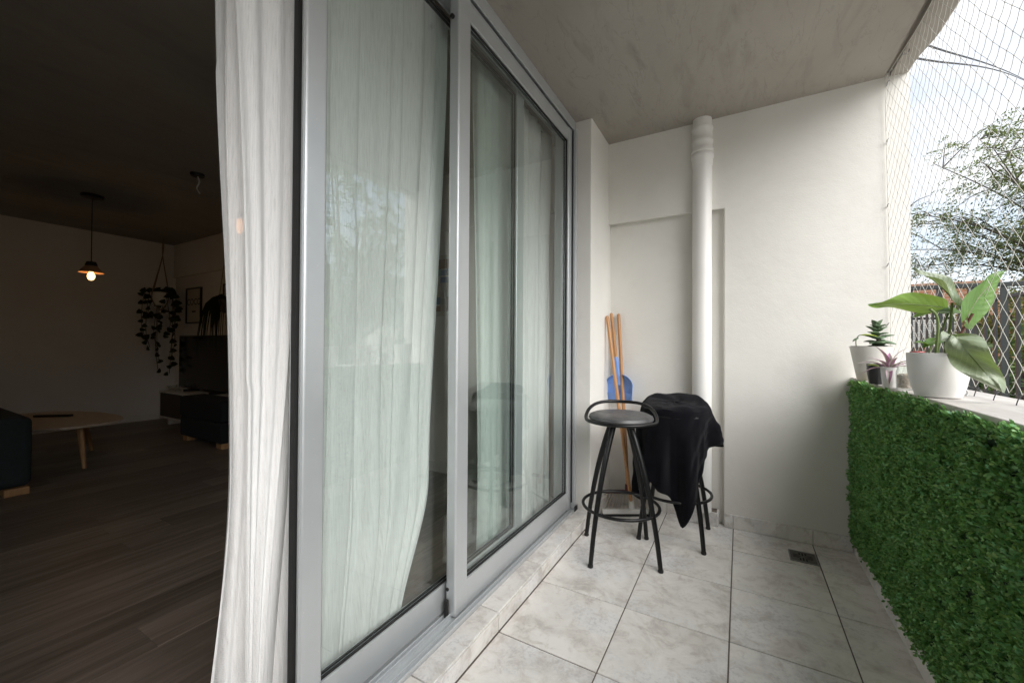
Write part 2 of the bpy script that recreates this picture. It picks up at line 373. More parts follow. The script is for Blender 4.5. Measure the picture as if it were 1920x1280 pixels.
M['bark'] = simple('bark', (.075, .06, .048), .9, var=.4, scale=14, bump=.8, bscale=40, bd=.02)
M['tree_leaf'] = leaf_mat('tree_leaf', [(.07, .09, .055), (.10, .12, .065), (.13, .15, .075), (.17, .175, .07), (.08, .105, .06)], .4, .38)
M['autumn'] = leaf_mat('yellow_green_leaf', [(.10, .13, .03), (.22, .19, .035), (.33, .22, .03), (.07, .11, .03), (.16, .17, .04)], .5, .35)
M['shrub'] = leaf_mat('shrub_leaf', [(.03, .075, .025), (.05, .11, .03), (.085, .14, .04), (.12, .15, .05)], .5, .25)
M['sofa'] = simple('charcoal_upholstery', (.030, .040, .046), .95, var=.25, scale=60, bump=.5, bscale=400, bd=.001)
M['ottoman'] = simple('dark_grey_upholstery', (.014, .016, .020), .95, var=.25, scale=60, bump=.5, bscale=400, bd=.001)
M['dark_wood'] = wood_mat('dark_front', (.035, .027, .022), (.05, .039, .032), (4, 40, 40))
M['off_white'] = simple('off_white_lacquer', (.72, .69, .63), .5, var=.05)
M['screen'] = simple('tv_screen', (.004, .004, .005), .15, spec=.5)
M['paper'] = simple('poster_paper', (.6, .55, .47), .85, var=.05)
M['ink'] = simple('ink', (.01, .01, .01), .8)
M['rope'] = simple('macrame_rope', (.22, .16, .10), .9, var=.2, scale=80)
M['dark_leaf'] = leaf_mat('pothos_leaf', [(.012, .022, .010), (.018, .030, .013), (.014, .024, .012)], .6, .05, .2)
M['long_leaf'] = leaf_mat('long_leaf', [(.012, .022, .008), (.03, .04, .012), (.016, .028, .010)], .55, .05, .2)
M['copper'] = simple('copper_shade', (.52, .28, .15), .5, .1)
M['skirt_white'] = simple('white_skirting', (.70, .67, .62), .6, var=.04)
def emis(name, c, s):
    t = NT(name); e = t.n('Emission'); e.inputs[0].default_value = (*c, 1); e.inputs[1].default_value = s
    t.l(e.outputs[0], t.out.inputs[0]); return t.m
M['bulb'] = emis('bulb_filament', (1, .52, .17), 1.3)
M['bulb_dim'] = emis('bulb_filament_dim', (1, .42, .12), .55)
def clear_glass():
    t = NT('clear_glass'); lw = t.n('LayerWeight'); lw.inputs['Blend'].default_value = .5
    F = t.math('ADD', t.math('MULTIPLY', t.math('POWER', lw.outputs['Facing'], 3), .8), .05)
    tr = t.n('BsdfTransparent'); tr.inputs[0].default_value = (.93, .95, .94, 1); gl = t.n('BsdfGlossy'); gl.inputs['Roughness'].default_value = .03
    a = t.n('MixShader'); t.l(F, a.inputs[0]); t.l(tr.outputs[0], a.inputs[1]); t.l(gl.outputs[0], a.inputs[2]); t.l(a.outputs[0], t.out.inputs[0]); return t.m
M['jar'] = clear_glass()
M['pebble'] = simple('pink_pebbles', (.52, .42, .36), .7, var=.35, scale=90, bump=1, bscale=110, bd=.008)

# ------------------------------------------------------------------ dimensions
ZC, ZS, ZR = 2.61, .076, .03           # balcony ceiling, step top, room floor
XL, XR = -.834, .562                   # foot of step, parapet inner face
YB, YN = 2.885, 2.932                  # back wall, back of niche
YE = -1.32                             # wall behind the photographer
CAP = .972

# ------------------------------------------------------------------ setting: floor and its tiles
fl = struct(MB().box(-1.1, .79, YE-.15, 3.1, -.25, -.004).build('balcony_floor', M['grout']))
xs = [XL, -.435, -.035, .366, XR]; ys = [-.627+.4003*k-.4003*2 for k in range(11)]
ys = [y for y in ys if y > YE] ; ys = [YE]+ys
ys = [y for y in ys if y < YN-.05]+[YN]
def tile_obj(parent, x0, x1, y0, y1, z0, z1, name='tile', g=.0026, bev=.0016):
    o = MB().box(x0+g, x1-g, y0+g, y1-g, z0, z1).build(name, M['tile'], parent, bevel=bev, seg=1); return o
for i in range(4):
    for j in range(len(ys)-1):
        tile_obj(fl, xs[i], xs[i+1], ys[j], ys[j+1], -.006, random.uniform(-.0006, .0006))
# door step: body, top tiles, riser tiles
st = struct(MB().box(-1.1, XL-.010, YE, 2.49, -.25, ZS-.009).build('door_step', M['grout']))
for j in range(len(ys)-1):
    a, b = ys[j], min(ys[j+1], 2.489)
    if b <= a: continue
    tile_obj(st, -.925, XL-.001, a, b, ZS-.009, ZS)
    MB().box(XL-.0095, XL-.0005, a+.0026, b-.0026, .0022, ZS-.0115).build('riser_tile', M['tile'], st, bevel=.001, seg=1)
# skirting tiles
sk = struct(MB().box(XR-.004, XR+.01, YE, YB, -.05, .084).build('skirting', M['grout']))
for j in range(len(ys)-1):
    a, b = ys[j], min(ys[j+1], YB-.011)
    MB().box(XR-.013, XR-.004, a+.0014, b-.0014, .0015, .088).build('skirting_tile', M['tile'], sk, bevel=.0015, seg=1)
for a, b in ((-.085, -.035), (-.035, .366), (.366, XR-.014)):
    MB().box(a+.0014, b-.0014, YB-.011, YB-.001, .0015, .086).build('skirting_tile', M['tile'], sk, bevel=.0015, seg=1)
for a, b in ((-.82, -.435), (-.435, -.287)):
    MB().box(a+.0014, b-.0014, YN-.011, YN-.001, .0015, .086).build('skirting_tile', M['tile'], sk, bevel=.0015, seg=1)
for a, b in ((2.505, 2.574), (2.574, YN-.012)):
    MB().box(XL+.003, XL+.013, a+.0014, b-.0014, .0015, .086).build('skirting_tile', M['tile'], sk, bevel=.0015, seg=1)
MB().box(-.286, -.1275, 2.848, 2.858, .0015, .088).build('skirting_tile', M['tile'], sk, bevel=.0015, seg=1)
MB().box(-.286, -.1275, 2.8585, YN-.001, .0015, .086).build('pipe_base', M['grout'], sk)
MB().box(-.127, -.117, 2.848, YN-.001, .0015, .087).build('skirting_tile', M['tile'], sk, bevel=.0015, seg=1)

# ceiling slab with drip groove
def edge_x(y): return .817 if y < 2.60 else lerp(.817, .788, sstep(2.60, 2.82, y))
cb = MB(); prof_y = [YE-.15, 0, 1, 1.6, 2.0, 2.3, 2.5, 2.6, 2.66, 2.70, 2.76, 2.82, 3.1]
for j in range(len(prof_y)-1):
    for (xa, xb_, za, zb) in ((-8.0, .684, ZC, ZC+.28), (.684, .708, ZC+.022, ZC+.28)):
        pass
def strip(y0, y1):
    xa0, xb0, xc0, xd0 = -1.08, .684, .707, edge_x(y0); xd1 = edge_x(y1)
    P0 = [(xa0, ZC), (xb0, ZC), (xb0, ZC+.025), (xc0, ZC+.025), (xc0, ZC-.004), (xd0-.012, ZC-.006), (xd0, ZC+.008), (xd0, ZC+.26), (xa0, ZC+.26)]
    P1 = [(xa0, ZC), (xb0, ZC), (xb0, ZC+.025), (xc0, ZC+.025), (xc0, ZC-.004), (xd1-.012, ZC-.006), (xd1, ZC+.008), (xd1, ZC+.26), (xa0, ZC+.26)]
    n = len(P0); cb.add([(x, y0, z) for x, z in P0]+[(x, y1, z) for x, z in P1], [(k, n+k, n+(k+1) % n, (k+1) % n) for k in range(n)])
for j in range(len(prof_y)-1): strip(prof_y[j], prof_y[j+1])
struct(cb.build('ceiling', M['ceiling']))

# back wall with recessed niche
w = MB(); X0, X1, NX, NZ = -.84, .787, -.087, 2.02
w.quad((NX, YB, -.02), (X1, YB, -.02), (X1, YB, NZ), (NX, YB, NZ)); w.quad((X0, YB, NZ), (NX, YB, NZ), (NX, YB, ZC+.02), (X0, YB, ZC+.02)); w.quad((NX, YB, NZ), (X1, YB, NZ), (X1, YB, ZC+.02), (NX, YB, ZC+.02))
w.quad((X0, YN, -.02), (NX-.004, YN, -.02), (NX-.004, YN, NZ+.012), (X0, YN, NZ+.012))
w.quad((NX, YB, -.02), (NX, YB, NZ), (NX-.004, YN, NZ+.012), (NX-.004, YN, -.02)); w.quad((X0, YB, NZ), (X0, YN, NZ+.012), (NX-.004, YN, NZ+.012), (NX, YB, NZ))
w.quad((X1, YB, -.35), (X1, 3.12, -.35), (X1, 3.12, ZC+.02), (X1, YB, ZC+.02)); w.quad((X0, 3.12, -.35), (X1, 3.12, -.35), (X1, 3.12, ZC+.02), (X0, 3.12, ZC+.02))
wall = w.build('plaster_wall', M['wall']); tag(wall, 'off-white plastered end wall with shallow niche behind the pipe', 'wall')
import bmesh
bm = bmesh.new(); bm.from_mesh(wall.data); bmesh.ops.remove_doubles(bm, verts=bm.verts, dist=.0005); bm.to_mesh(wall.data); bm.free()
q = wall.modifiers.new('bevel', 'BEVEL'); q.width = .006; q.segments = 3; q.limit_method = 'ANGLE'; q.angle_limit = R(30)
pr = MB().box(-1.08, -.833, 2.492, 3.1, -.02, ZC+.02).build('wall_pier', M['pier'], bevel=.007, seg=3); tag(pr, 'narrow white plaster pier between glass door and niche', 'pier')
tag(MB().box(-1.1, .79, YE-.15, YE, -.02, ZC+.02).build('plaster_wall', M['wall']), 'plain plaster wall at the near end of the balcony', 'wall')
tag(MB().box(-1.08, -.935, YE, -.03, ZR, ZC+.02).build('plaster_wall', M['wall']), 'plaster wall between room and balcony beside the open door', 'wall')

# parapet, cap
pp = thing('parapet_wall', 'low plastered parapet behind the artificial hedge', 'parapet', (.67, .8, -.35))
MB().box(XR, .785, YE, YB-.002, -.35, CAP-.030).build('wall_body', M['wall'], pp)
MB().box(.540, .80, YE, YB-.002, CAP-.030, CAP).build('cap', M['cap'], pp, bevel=.003)

# ------------------------------------------------------------------ room behind the door
RX0, RX1, RY0, RY1 = -7.42, -1.08, -1.7, 2.745
rf = struct(MB().box(RX0, RX1, RY0, RY1, -.25, ZR-.007).build('room_floor', M['ink']))
pm = {}
x = RX0; ci = 0
while x < RX1-.01:
    x1 = min(x+.192, RX1); y = RY0-random.uniform(0, 1.1)
    while y < RY1:
        a, b = max(y, RY0), min(y+1.22, RY1)
        if b-a > .04:
            MB().box(x+.0008, x1-.0008, a+.0008, b-.0008, ZR-.007, ZR+random.uniform(-.0004, .0004)).build('plank', M['plank'], rf)
        y += 1.22
    x = x1; ci += 1
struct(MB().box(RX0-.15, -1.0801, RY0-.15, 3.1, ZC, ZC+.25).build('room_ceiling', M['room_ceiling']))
tag(MB().box(RX0-.15, RX0, RY0-.15, RY1+.15, -.25, ZC).build('room_wall', M['room_wall']), 'bare room wall behind the coffee table and the lit pendant', 'wall')
rw = MB().box(RX0, RX1-.001, RY1, RY1+.15, -.25, ZC).box(RX0+.03, RX1-.001, RY1-.035, RY1-.0005, 2.12, ZC-.001).build('room_wall', M['room_wall']); tag(rw, 'room wall behind the television with the framed prints', 'wall')
tag(MB().box(RX0, -.95, RY0-.15, RY0, -.25, ZC).build('room_wall', M['room_wall']), 'room wall out of sight beside the sofa', 'wall')
tag(MB().box(RX0, RX0+.014, RY0, RY1, ZR, ZR+.09).build('baseboard', M['skirt_white'], bevel=.002), 'pale baseboard running behind the coffee table', 'baseboard')
tag(MB().box(RX0+.015, RX1-.05, RY1-.014, RY1-.0005, ZR, ZR+.09).build('baseboard', M['skirt_white'], bevel=.002), 'pale baseboard under the prints and television', 'baseboard')

# ------------------------------------------------------------------ sliding door
DF0, DF1 = -.03, 2.49
df = thing('door_frame', 'silver aluminium track frame around the sliding glass door', 'door frame', (-1.0, 1.2, ZS))
MB().box(-1.078, -.922, DF0, DF1, ZS-.02, ZS+.004).build('sill', M['alu'], df, bevel=.001)
for xx, hh in ((-1.0765, .028), (-1.035, .022), (-1.006, .013), (-.979, .022), (-.950, .013), (-.927, .016)):
    MB().box(xx, xx+.004, DF0, DF1, ZS+.004, ZS+hh).build('track_rib', M['alu'], df, bevel=.0008, seg=1)
MB().box(-1.078, -.940, DF0, DF1-.002, 2.556, ZC-.001).build('head', M['alu'], df, bevel=.002)
for xx, hh in ((-.944, .014), (-1.006, .008), (-1.076, .014)):
    MB().box(xx, xx+.004, DF0, DF1-.004, 2.556-hh, 2.556).build('head_lip', M['alu'], df)
MB().box(-1.078, -.926, 2.462, DF1-.0015, ZS+.004, 2.555).build('jamb', M['alu'], df, bevel=.003)
MB().box(-.950, -.946, 2.452, 2.462, ZS+.05, 2.54).build('brush_seal', M['rubber'], df)
MB().box(-1.078, -.926, DF0, DF0+.03, ZS+.004, 2.555).build('jamb', M['alu'], df, bevel=.003)
MB().box(-.922, -.918, 2.44, 2.489, ZS+.0, ZS+.03).build('end_cap', M['rubber'], df)
def door_panel(label, y0, y1, xf, xb, zb, zt, wl, wr):
    t = thing('sliding_door_panel', label, 'glass door', ((xf+xb)/2, (y0+y1)/2, zb), group='sliding glass door panels')
    rb, rt = .112, .088
    MB().box(xb, xf, y0, y0+wl, zb, zt).build('stile', M['alu'], t, bevel=.009, seg=4)
    MB().box(xb, xf, y1-wr, y1, zb, zt).build('stile', M['alu'], t, bevel=.005, seg=3)
    MB().box(xb+.002, xf-.003, y0+wl-.004, y1-wr+.004, zb+.006, zb+rb).build('bottom_rail', M['alu'], t, bevel=.003)
    MB().box(xb+.002, xf-.003, y0+wl-.004, y1-wr+.004, zt-rt, zt-.004).build('top_rail', M['alu'], t, bevel=.003)
    xm = (xf+xb)/2; a, b, c, d = y0+wl, y1-wr, zb+rb, zt-rt
    MB().box(xm-.003, xm+.003, a-.002, b+.002, c-.002, d+.002).build('glass_pane', M['glass'], t)
    g = MB(); e = .0045
    for x0_, x1_ in ((xm+.0035, xm+.012), (xm-.012, xm-.0035)):
        g.box(x0_, x1_, a, a+e, c, d).box(x0_, x1_, b-e, b, c, d).box(x0_, x1_, a+e, b-e, c, c+e).box(x0_, x1_, a+e, b-e, d-e, d)
    g.build('gasket', M['rubber'], t)
    return t
pO = door_panel('outer glass door panel nearest the stools, on the front track', 1.244, 2.455, -.953, -1.001, ZS+.010, 2.546, .082, .055)
pI = door_panel('inner glass door panel slid half open beside the loose curtain', .652, 1.90, -1.012, -1.060, ZS+.006, 2.546, .068, .075)
# rubber bumper, roller guide, screw cap on panels
MB().box(-1.046, -1.026, .640, .6525, ZS+.03, 2.53).build('bumper_strip', M['rubber'], pI)
MB().box(-1.020, -1.012, .6465, .6525, ZS+.02, 2.54).box(-1.060, -1.052, .6465, .6525, ZS+.02, 2.54).build('edge_channel', M['alu'], pI)
MB().lathe([(.009, 0), (.009, .004), (.006, .006), (0, .006)], (0, 0, 0), 16).build('latch_button', M['steel'], pI, smooth=True, local=True)
lb = pI.children[-1]; lb.matrix_local = Matrix.Translation(Vector((-1.022, .6395, 1.33))-pI.location) @ Matrix.Rotation(R(90), 4, 'X')
MB().box(-.998, -.982, 1.2305, 1.2435, ZS+.004, ZS+.075).build('roller_guide', M['rubber'], pO, bevel=.004)
so = MB().lathe([(.0065, 0), (.0065, .003), (0, .003)], (0, 0, 0), 14).build('screw_cap', M['rubber'], pO, local=True)
so.matrix_local = Matrix.Translation(Vector((-.990, 1.2437, ZS+.112))-pO.location) @ Matrix.Rotation(R(90), 4, 'X')
so = MB().lathe([(.0085, 0), (.0085, .01), (0, .01)], (0, 0, 0), 14).build('stop_cap', M['rubber'], pO, local=True)
so.matrix_local = Matrix.Translation(Vector((-.982, 1.2435, 2.43))-pO.location) @ Matrix.Rotation(R(90), 4, 'X')

# ------------------------------------------------------------------ curtains
def fold(s, seed):
    r_ = random.Random(seed); v = 0
    for k in range(6):
        f = r_.uniform(3, 13); v += math.sin(s*f*math.tau+r_.uniform(0, 6.28))*r_.uniform(.4, 1)/(1+k*.25)
    return v/2.2
def curtain(label, edges, seed, npl, nu=520, nv=110, amp=.036, xc=-1.135, ztop=2.55, zbot=.045):
    t = thing('curtain', label, 'curtain', (xc, edges(0, .5), zbot), group='white gauze curtains')
    b = MB(); q_ = random.Random(seed)
    pa = [q_.uniform(.45, 1.45) for _ in range(npl+2)]; px = [q_.uniform(.6, 1.25) for _ in range(npl+2)]; pd = [q_.uniform(-.5, .5) for _ in range(npl+2)]
    def fn(s, v):
        z = lerp(zbot, ztop, v); k = s*npl+.30*math.sin(s*13+seed)+.22*math.sin(s*29+seed*2)+.06*math.sin(v*4+s*7); i = int(max(0, min(npl, math.floor(k)))); f = k-math.floor(k)
        j = min(i+1, npl+1); bl = sstep(.55, 1, f); A = lerp(pa[i], pa[j], bl); X = lerp(px[i], px[j], bl)
        edge = sstep(0, .05, s)*sstep(1, .95, s)
        y = edges(s, v)+A*(.024+.016*v)*math.sin(k*math.tau+pd[i]*v*.6)*edge
        x = xc+amp*X*(.75+.3*(1-v))*math.cos(k*math.tau)+.005*math.sin(s*97+v*3+.5*math.sin(v*7+s*5))+.003*math.sin(s*171-v*4+.7*math.sin(v*9+s*9))
        y += .006*math.sin(v*7+s*23)*(1-v)
        return (max(-1.215, min(x, -1.068)), y, z+.004*math.sin(s*40))
    b.grid(fn, nu, nv); b.build('fabric', M['curtain'], t, smooth=True)
    MB().tube([(xc, edges(0, 1)-.01, ztop+.012), (xc, edges(1, 1)+.01, ztop+.012)], .009, 8).build('rod', M['white_plastic'], t, smooth=True)
    return t
def e1(s, v):
    # v 0 floor .. 1 top
    left = lerp(.465, .520, sstep(0, .32, v)); left = lerp(left, .478, sstep(.35, .8, v))
    right = lerp(1.10, 1.27, sstep(0, .22, v)); right = lerp(right, 1.40, sstep(.2, .95, v))
    return lerp(.51, 1.33, s)+(left-.51)*(1-s)**3+(right-1.33)*s**2.5
curtain('white gauze curtain hanging loose in the open doorway', e1, 3, 9)
def e2(s, v): return lerp(lerp(1.66, 1.60, v), lerp(2.44, 2.50, v), s)
curtain('white gauze curtain gathered behind the fixed end of glass door', e2, 11, 10)
# the loose flap of the first curtain that hangs forward in the opening
cf = [o for o in col.objects if o.name.startswith('curtain') and o.type == 'EMPTY'][0]
b = MB()
def flap(s, v):
    z = lerp(.05, 2.55, v)
    l = lerp(.553, .545, v) if v < .4 else lerp(.545, .500, sstep(.4, .95, v)); r_ = lerp(.590, .668, sstep(0, .6, v)); r_ = lerp(r_, .70, sstep(.5, 1, v))
    y = lerp(l, r_, s); x = -1.085+.010*math.sin(s*7+.6+v)+.006*math.sin(s*19+v*3)-.02*(s-.5)**2
    return (min(x, -1.0655), y, z)
b.grid(flap, 40, 70); b.build('front_fold', M['curtain'], cf, smooth=True)

# ------------------------------------------------------------------ drain pipe
dp_ = thing('drain_pipe', 'white painted drain pipe running from floor to ceiling', 'pipe', (-.2135, 2.868, .086))
c = (-.2135, 2.868, 0); rp_ = .0575
MB().lathe([(rp_, .086), (rp_, 2.335)], c, 40).build('shaft', M['pvc'], dp_, smooth=True)
MB().lathe([(rp_+.0005, 2.30), (rp_+.005, 2.318), (rp_+.006, 2.350), (rp_+.010, 2.357), (rp_+.010, 2.378), (rp_+.005, 2.385), (rp_+.004, 2.392)], c, 40).build('socket', M['pvc'], dp_, smooth=True)
MB().lathe([(rp_+.004, 2.392), (rp_+.009, 2.397), (rp_+.0085, 2.415), (rp_+.005, 2.422), (rp_+.0035, 2.43), (rp_+.0035, 2.452), (rp_+.007, 2.458), (rp_+.007, 2.472), (rp_+.0025, 2.478), (rp_+.0025, 2.535), (rp_+.007, 2.541), (rp_+.007, 2.553), (rp_+.001, 2.558), (rp_-.001, ZC+.005)], c, 40).build('collar', M['pvc'], dp_, smooth=True)

# ------------------------------------------------------------------ floor drain grate
dg = thing('floor_drain', 'small square metal drain grate set in the floor tiles', 'drain', (.297, 2.675, .001))
MB().box(.240, .356, 2.615, 2.737, .0008, .0012).build('shade_sheet', M['ink'], dg)  # black sheet under the slots stands in for the shaded hollow
gx = [.237, .243, .2478, .254, .2595, .268, .275, .282, .288, .296, .302, .311, .317, .325, .331, .339, .3455, .353, .359]
N = 17; g = MB(); cells = set()
def slot(i0, i1, j0, j1):
    for i in range(i0, i1):
        for j in range(j0, j1): cells.add((i, j))
for k in (6, 8, 10): slot(k, k+1, 11 if k != 8 else 10, 15); slot(k, k+1, 2, 6 if k != 8 else 7)
for k in (6, 8, 10): slot(2 if k == 8 else 2, 6 if k != 8 else 7, k, k+1); slot(11 if k != 8 else 10, 15, k, k+1)
for i in range(N):
    for j in range(N):
        if (i, j) in cells: continue
        x0, x1 = lerp(.240, .356, i/N), lerp(.240, .356, (i+1)/N); y0, y1 = lerp(2.615, 2.737, j/N), lerp(2.615, 2.737, (j+1)/N)
        g.quad((x0, y0, .0035), (x1, y0, .0035), (x1, y1, .0035), (x0, y1, .0035))
g.build('grate', M['drain'], dg, solid=.0015)
fr = MB(); fr.box(.2355, .241, 2.611, 2.741, .0008, .005).box(.355, .3605, 2.611, 2.741, .0008, .005).box(.241, .355, 2.611, 2.616, .0008, .005).box(.241, .355, 2.736, 2.741, .0008, .005)
fr.build('frame', M['steel'], dg)

# ------------------------------------------------------------------ stools
def stool(label, loc, foot_ang, back_ang):
    t = thing('bar_stool', label, 'stool', loc, group='black metal bar stools')
    for k in range(4):
        a = foot_ang+k*math.pi/2; dx, dy = math.cos(a), math.sin(a)
        prof = [(.246, .006), (.228, .13), (.203, .26), (.172, .39), (.137, .51), (.098, .62), (.060, .715)]
        pts = bez([(r*dx, r*dy, z) for r, z in prof], 4); n = len(pts)
        lg = MB().tube(pts, [lerp(.0118, .0165, i/(n-1)) for i in range(n)], 12).build('leg', M['black_metal'], t, smooth=True, local=True)
        MB().lathe([(.0125, 0), (.0138, .003), (.0138, .010), (.012, .014)], (.246*dx, .246*dy, 0), 14).build('foot_cap', M['rubber'], lg, smooth=True, local=True)
    MB().tube([(.204*math.cos(k/48*math.tau), .204*math.sin(k/48*math.tau), .262) for k in range(48)], .0085, 10, closed=True).build('foot_ring', M['black_metal'], t, smooth=True, local=True)
    MB().lathe([(.10, .708), (.10, .716), (.0, .716)], seg=24).build('seat_plate', M['black_metal'], t, local=True)
    MB().lathe([(0, .7165), (.10, .7165), (.150, .720), (.168, .729), (.174, .742), (.169, .755), (.150, .764), (.11, .769), (.05, .771), (0, .7715)], seg=48).build('seat', M['vinyl'], t, smooth=True, local=True)
    pts = []
    for k in range(56):
        a = k/56*math.tau; back = math.cos(a-back_ang)          # 1 at the back
        lift = sstep(-.35, .95, back)
        pts.append((.190*math.cos(a), .190*math.sin(a), .731+.074*lift))
    MB().tube(pts, .0095, 10, closed=True).build('back_hoop', M['black_metal'], t, smooth=True, local=True)
    for s in (-1, 1):
        a = back_ang+s*R(120)
        MB().tube([(.10*math.cos(a), .10*math.sin(a), .712), (.188*math.cos(a), .188*math.sin(a), .733)], .006, 8).build('hoop_bracket', M['black_metal'], t, smooth=True, local=True)
    return t
stool('worn grey bar stool with bare seat and low hoop back', (-.573, 2.232, .001), math.atan2(-.228, -.095), R(104))
B = (-.345, 2.615, .001)
stool('bar stool standing underneath the black towel', B, R(45), R(95))

# towel
tw = thing('towel', 'black terry towel draped over the rear bar stool', 'towel', (B[0], B[1], .79))
hem = [(-180, .30), (-140, .34), (-110, .42), (-84, .60), (-66, .56), (-48, .43), (-34, .42), (-20, .47), (-4, .56), (10, .64), (22, .57), (36, .44), (52, .27), (66, .235), (82, .21), (96, .235), (112, .27), (140, .26), (180, .30)]
def hemd(a):
    for (a0, d0), (a1, d1) in zip(hem, hem[1:]):
        if a0 <= a <= a1: return lerp(d0, d1, (a-a0)/(a1-a0))
    return .3
view = math.atan2(-B[1], -B[0])
b = MB(); NU, NV = 160, 46; RT = .192
rows = []
for j in range(NV+1):
    for i in range(NU):
        al = -180+360*i/NU; ang = view+R(al); f = j/NV
        seat_top = .784; bl = sstep(-.2, .95, math.cos(ang-R(95)))      # raised over the hoop at the back
        if f < .38:
            q = f/.38; r = RT*q; z = seat_top+.052*bl*sstep(.25, .95, q)+.010*(1-q*q)+.005*math.sin(ang*3+q*6)+.0035*math.sin(ang*7-q*11)-.010*sstep(.86, 1, q)
            if q > .9: z -= .004
        else:
            q = (f-.38)/.62; d = hemd(al)*(.96+.05*math.sin(ang*9))
            ztop = seat_top+.052*bl-.012
            flare = .030*math.sin(ang*6+.8+q*.5)+.016*math.sin(ang*11+2.1-q*.8)+.004*math.sin(ang*23+q*5)
            r = RT+.008*min(1, q*6)+.012*q+max(-.030, flare)*sstep(0, .7, q)*.95+.0025*math.sin(q*17+ang*5)+.0015*math.sin(q*31+ang*13)+(.014*math.exp(-((al-78)/20)**2))*q+.010*math.exp(-((al+80)/22)**2)*q
            z = ztop-d*q
            if q < .06: z = ztop-d*q*.7
        rows.append((B[0]+r*math.cos(ang), B[1]+min(r, .30)*math.sin(ang), z))
b.add(rows, [(j*NU+i, j*NU+(i+1) % NU, (j+1)*NU+(i+1) % NU, (j+1)*NU+i) for j in range(NV) for i in range(NU)])
b.build('cloth', M['towel'], tw, smooth=True, solid=.004)

# ------------------------------------------------------------------ broom, squeegee, dustpan in the corner
def handle(parent, p0, p1, r=.0118, top=True):
    p0, p1 = Vector(p0), Vector(p1); d = (p1-p0).normalized(); pts = [p0, p0.lerp(p1, .5), p1-d*.012, p1-d*.004, p1]
    return MB().tube(pts, [r, r, r, r*.85, r*.4], 14).build('handle', M['handle_wood'], parent, smooth=True)
sq = thing('floor_squeegee', 'white floor squeegee with the frontmost wooden handle in the corner', 'squeegee', (-.655, 2.72, .001))
A_, B_ = Vector((-.798, 2.640, .034)), Vector((-.490, 2.822, .034)); ax = (B_-A_)/2; ay = Vector((-ax.y, ax.x, 0)).normalized()
MB().obox((A_+B_)/2, ax, ay*.013, Vector((0, 0, .015))).build('head', M['white_plastic'], sq, bevel=.004)
MB().obox((A_+B_)/2-Vector((0, 0, .024)), ax*1.01, ay*.004, Vector((0, 0, .010))).build('rubber_blade', M['rubber'], sq)
mid = (A_+B_)/2; base = mid+Vector((.012, .02, .012))
MB().tube([base, base+Vector((-.006, .008, .055))], [.020, .0145], 14).build('socket', M['white_plastic'], sq, smooth=True)
handle(sq, base+Vector((-.002, .003, .03)), (-.818, 2.800, 1.352))
br = thing('broom', 'broom with dark red head and pale fanned bristles', 'broom', (-.665, 2.80, .001))
hc = Vector((-.672, 2.815, .118)); hx = Vector((.97, .22, 0)).normalized(); hy = Vector((-hx.y, hx.x, 0))
hd = MB(); hd.grid(lambda u, v: tuple(hc+hx*(u-.5)*.29+hy*(.017*math.cos(v*math.tau))+Vector((0, 0, .013*math.sin(v*math.tau)+.012*math.cos((u-.5)*math.pi)))), 16, 12)
hd.build('head', M['red_plastic'], br, smooth=True)
bs = MB()
for i in range(15):
    for j in (-1, 1):
        u = (i-7)/7; p = hc+hx*(u*.135)+hy*(j*.009)+Vector((0, 0, -.004)); e = Vector((p.x, p.y, .003))+hx*(u*.055)+hy*(j*.016)
        bs.tube([p, p.lerp(e, .5)+Vector((random.uniform(-.002, .002), random.uniform(-.002, .002), 0)), e], [.0034, .0034, .0022], 5)
stuff(bs.build('bristles', M['bristle'], br, smooth=True))
MB().tube([hc+Vector((0, 0, .012)), hc+Vector((-.006, .003, .065))], [.020, .0145], 14).build('socket', M['red_plastic'], br, smooth=True)
handle(br, hc+Vector((0, 0, .04)), (-.765, 2.905, 1.372))
du = thing('dustpan', 'blue long-handled dustpan hanging on the niche wall', 'dustpan', (-.775, 2.87, .75))
def pan(u, v):
    # u across, v from the lip at the bottom (0) to the neck (1)
    wd = lerp(.093, .096, v) if v < .55 else .096*math.sqrt(max(.03, 1-((v-.55)/.47)**2))
    x = (u-.5)*2; yb = .030*(abs(x)**6)+.014*sstep(.5, 1, v)
    return (-.752+x*wd+.008*v, 2.893-yb-.010*v, .752+.185*v)
MB().grid(pan, 24, 20).build('pan', M['blue'], du, smooth=True, solid=.004)
MB().grid(lambda u, v: (-.752+(u-.5)*.186, 2.884-.018*v, .752+.05*v), 4, 3).build('lip', M['blue'], du, solid=.003)
MB().tube(bez([(-.750, 2.870, .86), (-.757, 2.868, .93), (-.772, 2.868, 1.06)], 5), [.015]*5+[.017]*5+[.0145], 14).build('socket', M['blue'], du, smooth=True)
MB().tube([(-.7715, 2.853, 1.047), (-.7715, 2.856, 1.047)], .004, 8).build('screw', M['steel'], du)
handle(du, (-.770, 2.868, 1.03), (-.806, 2.862, 1.376))
MB().tube([(-.8035, 2.935, 1.345), (-.8035, 2.868, 1.350)], .0022, 8).build('wall_nail', M['steel'], du)

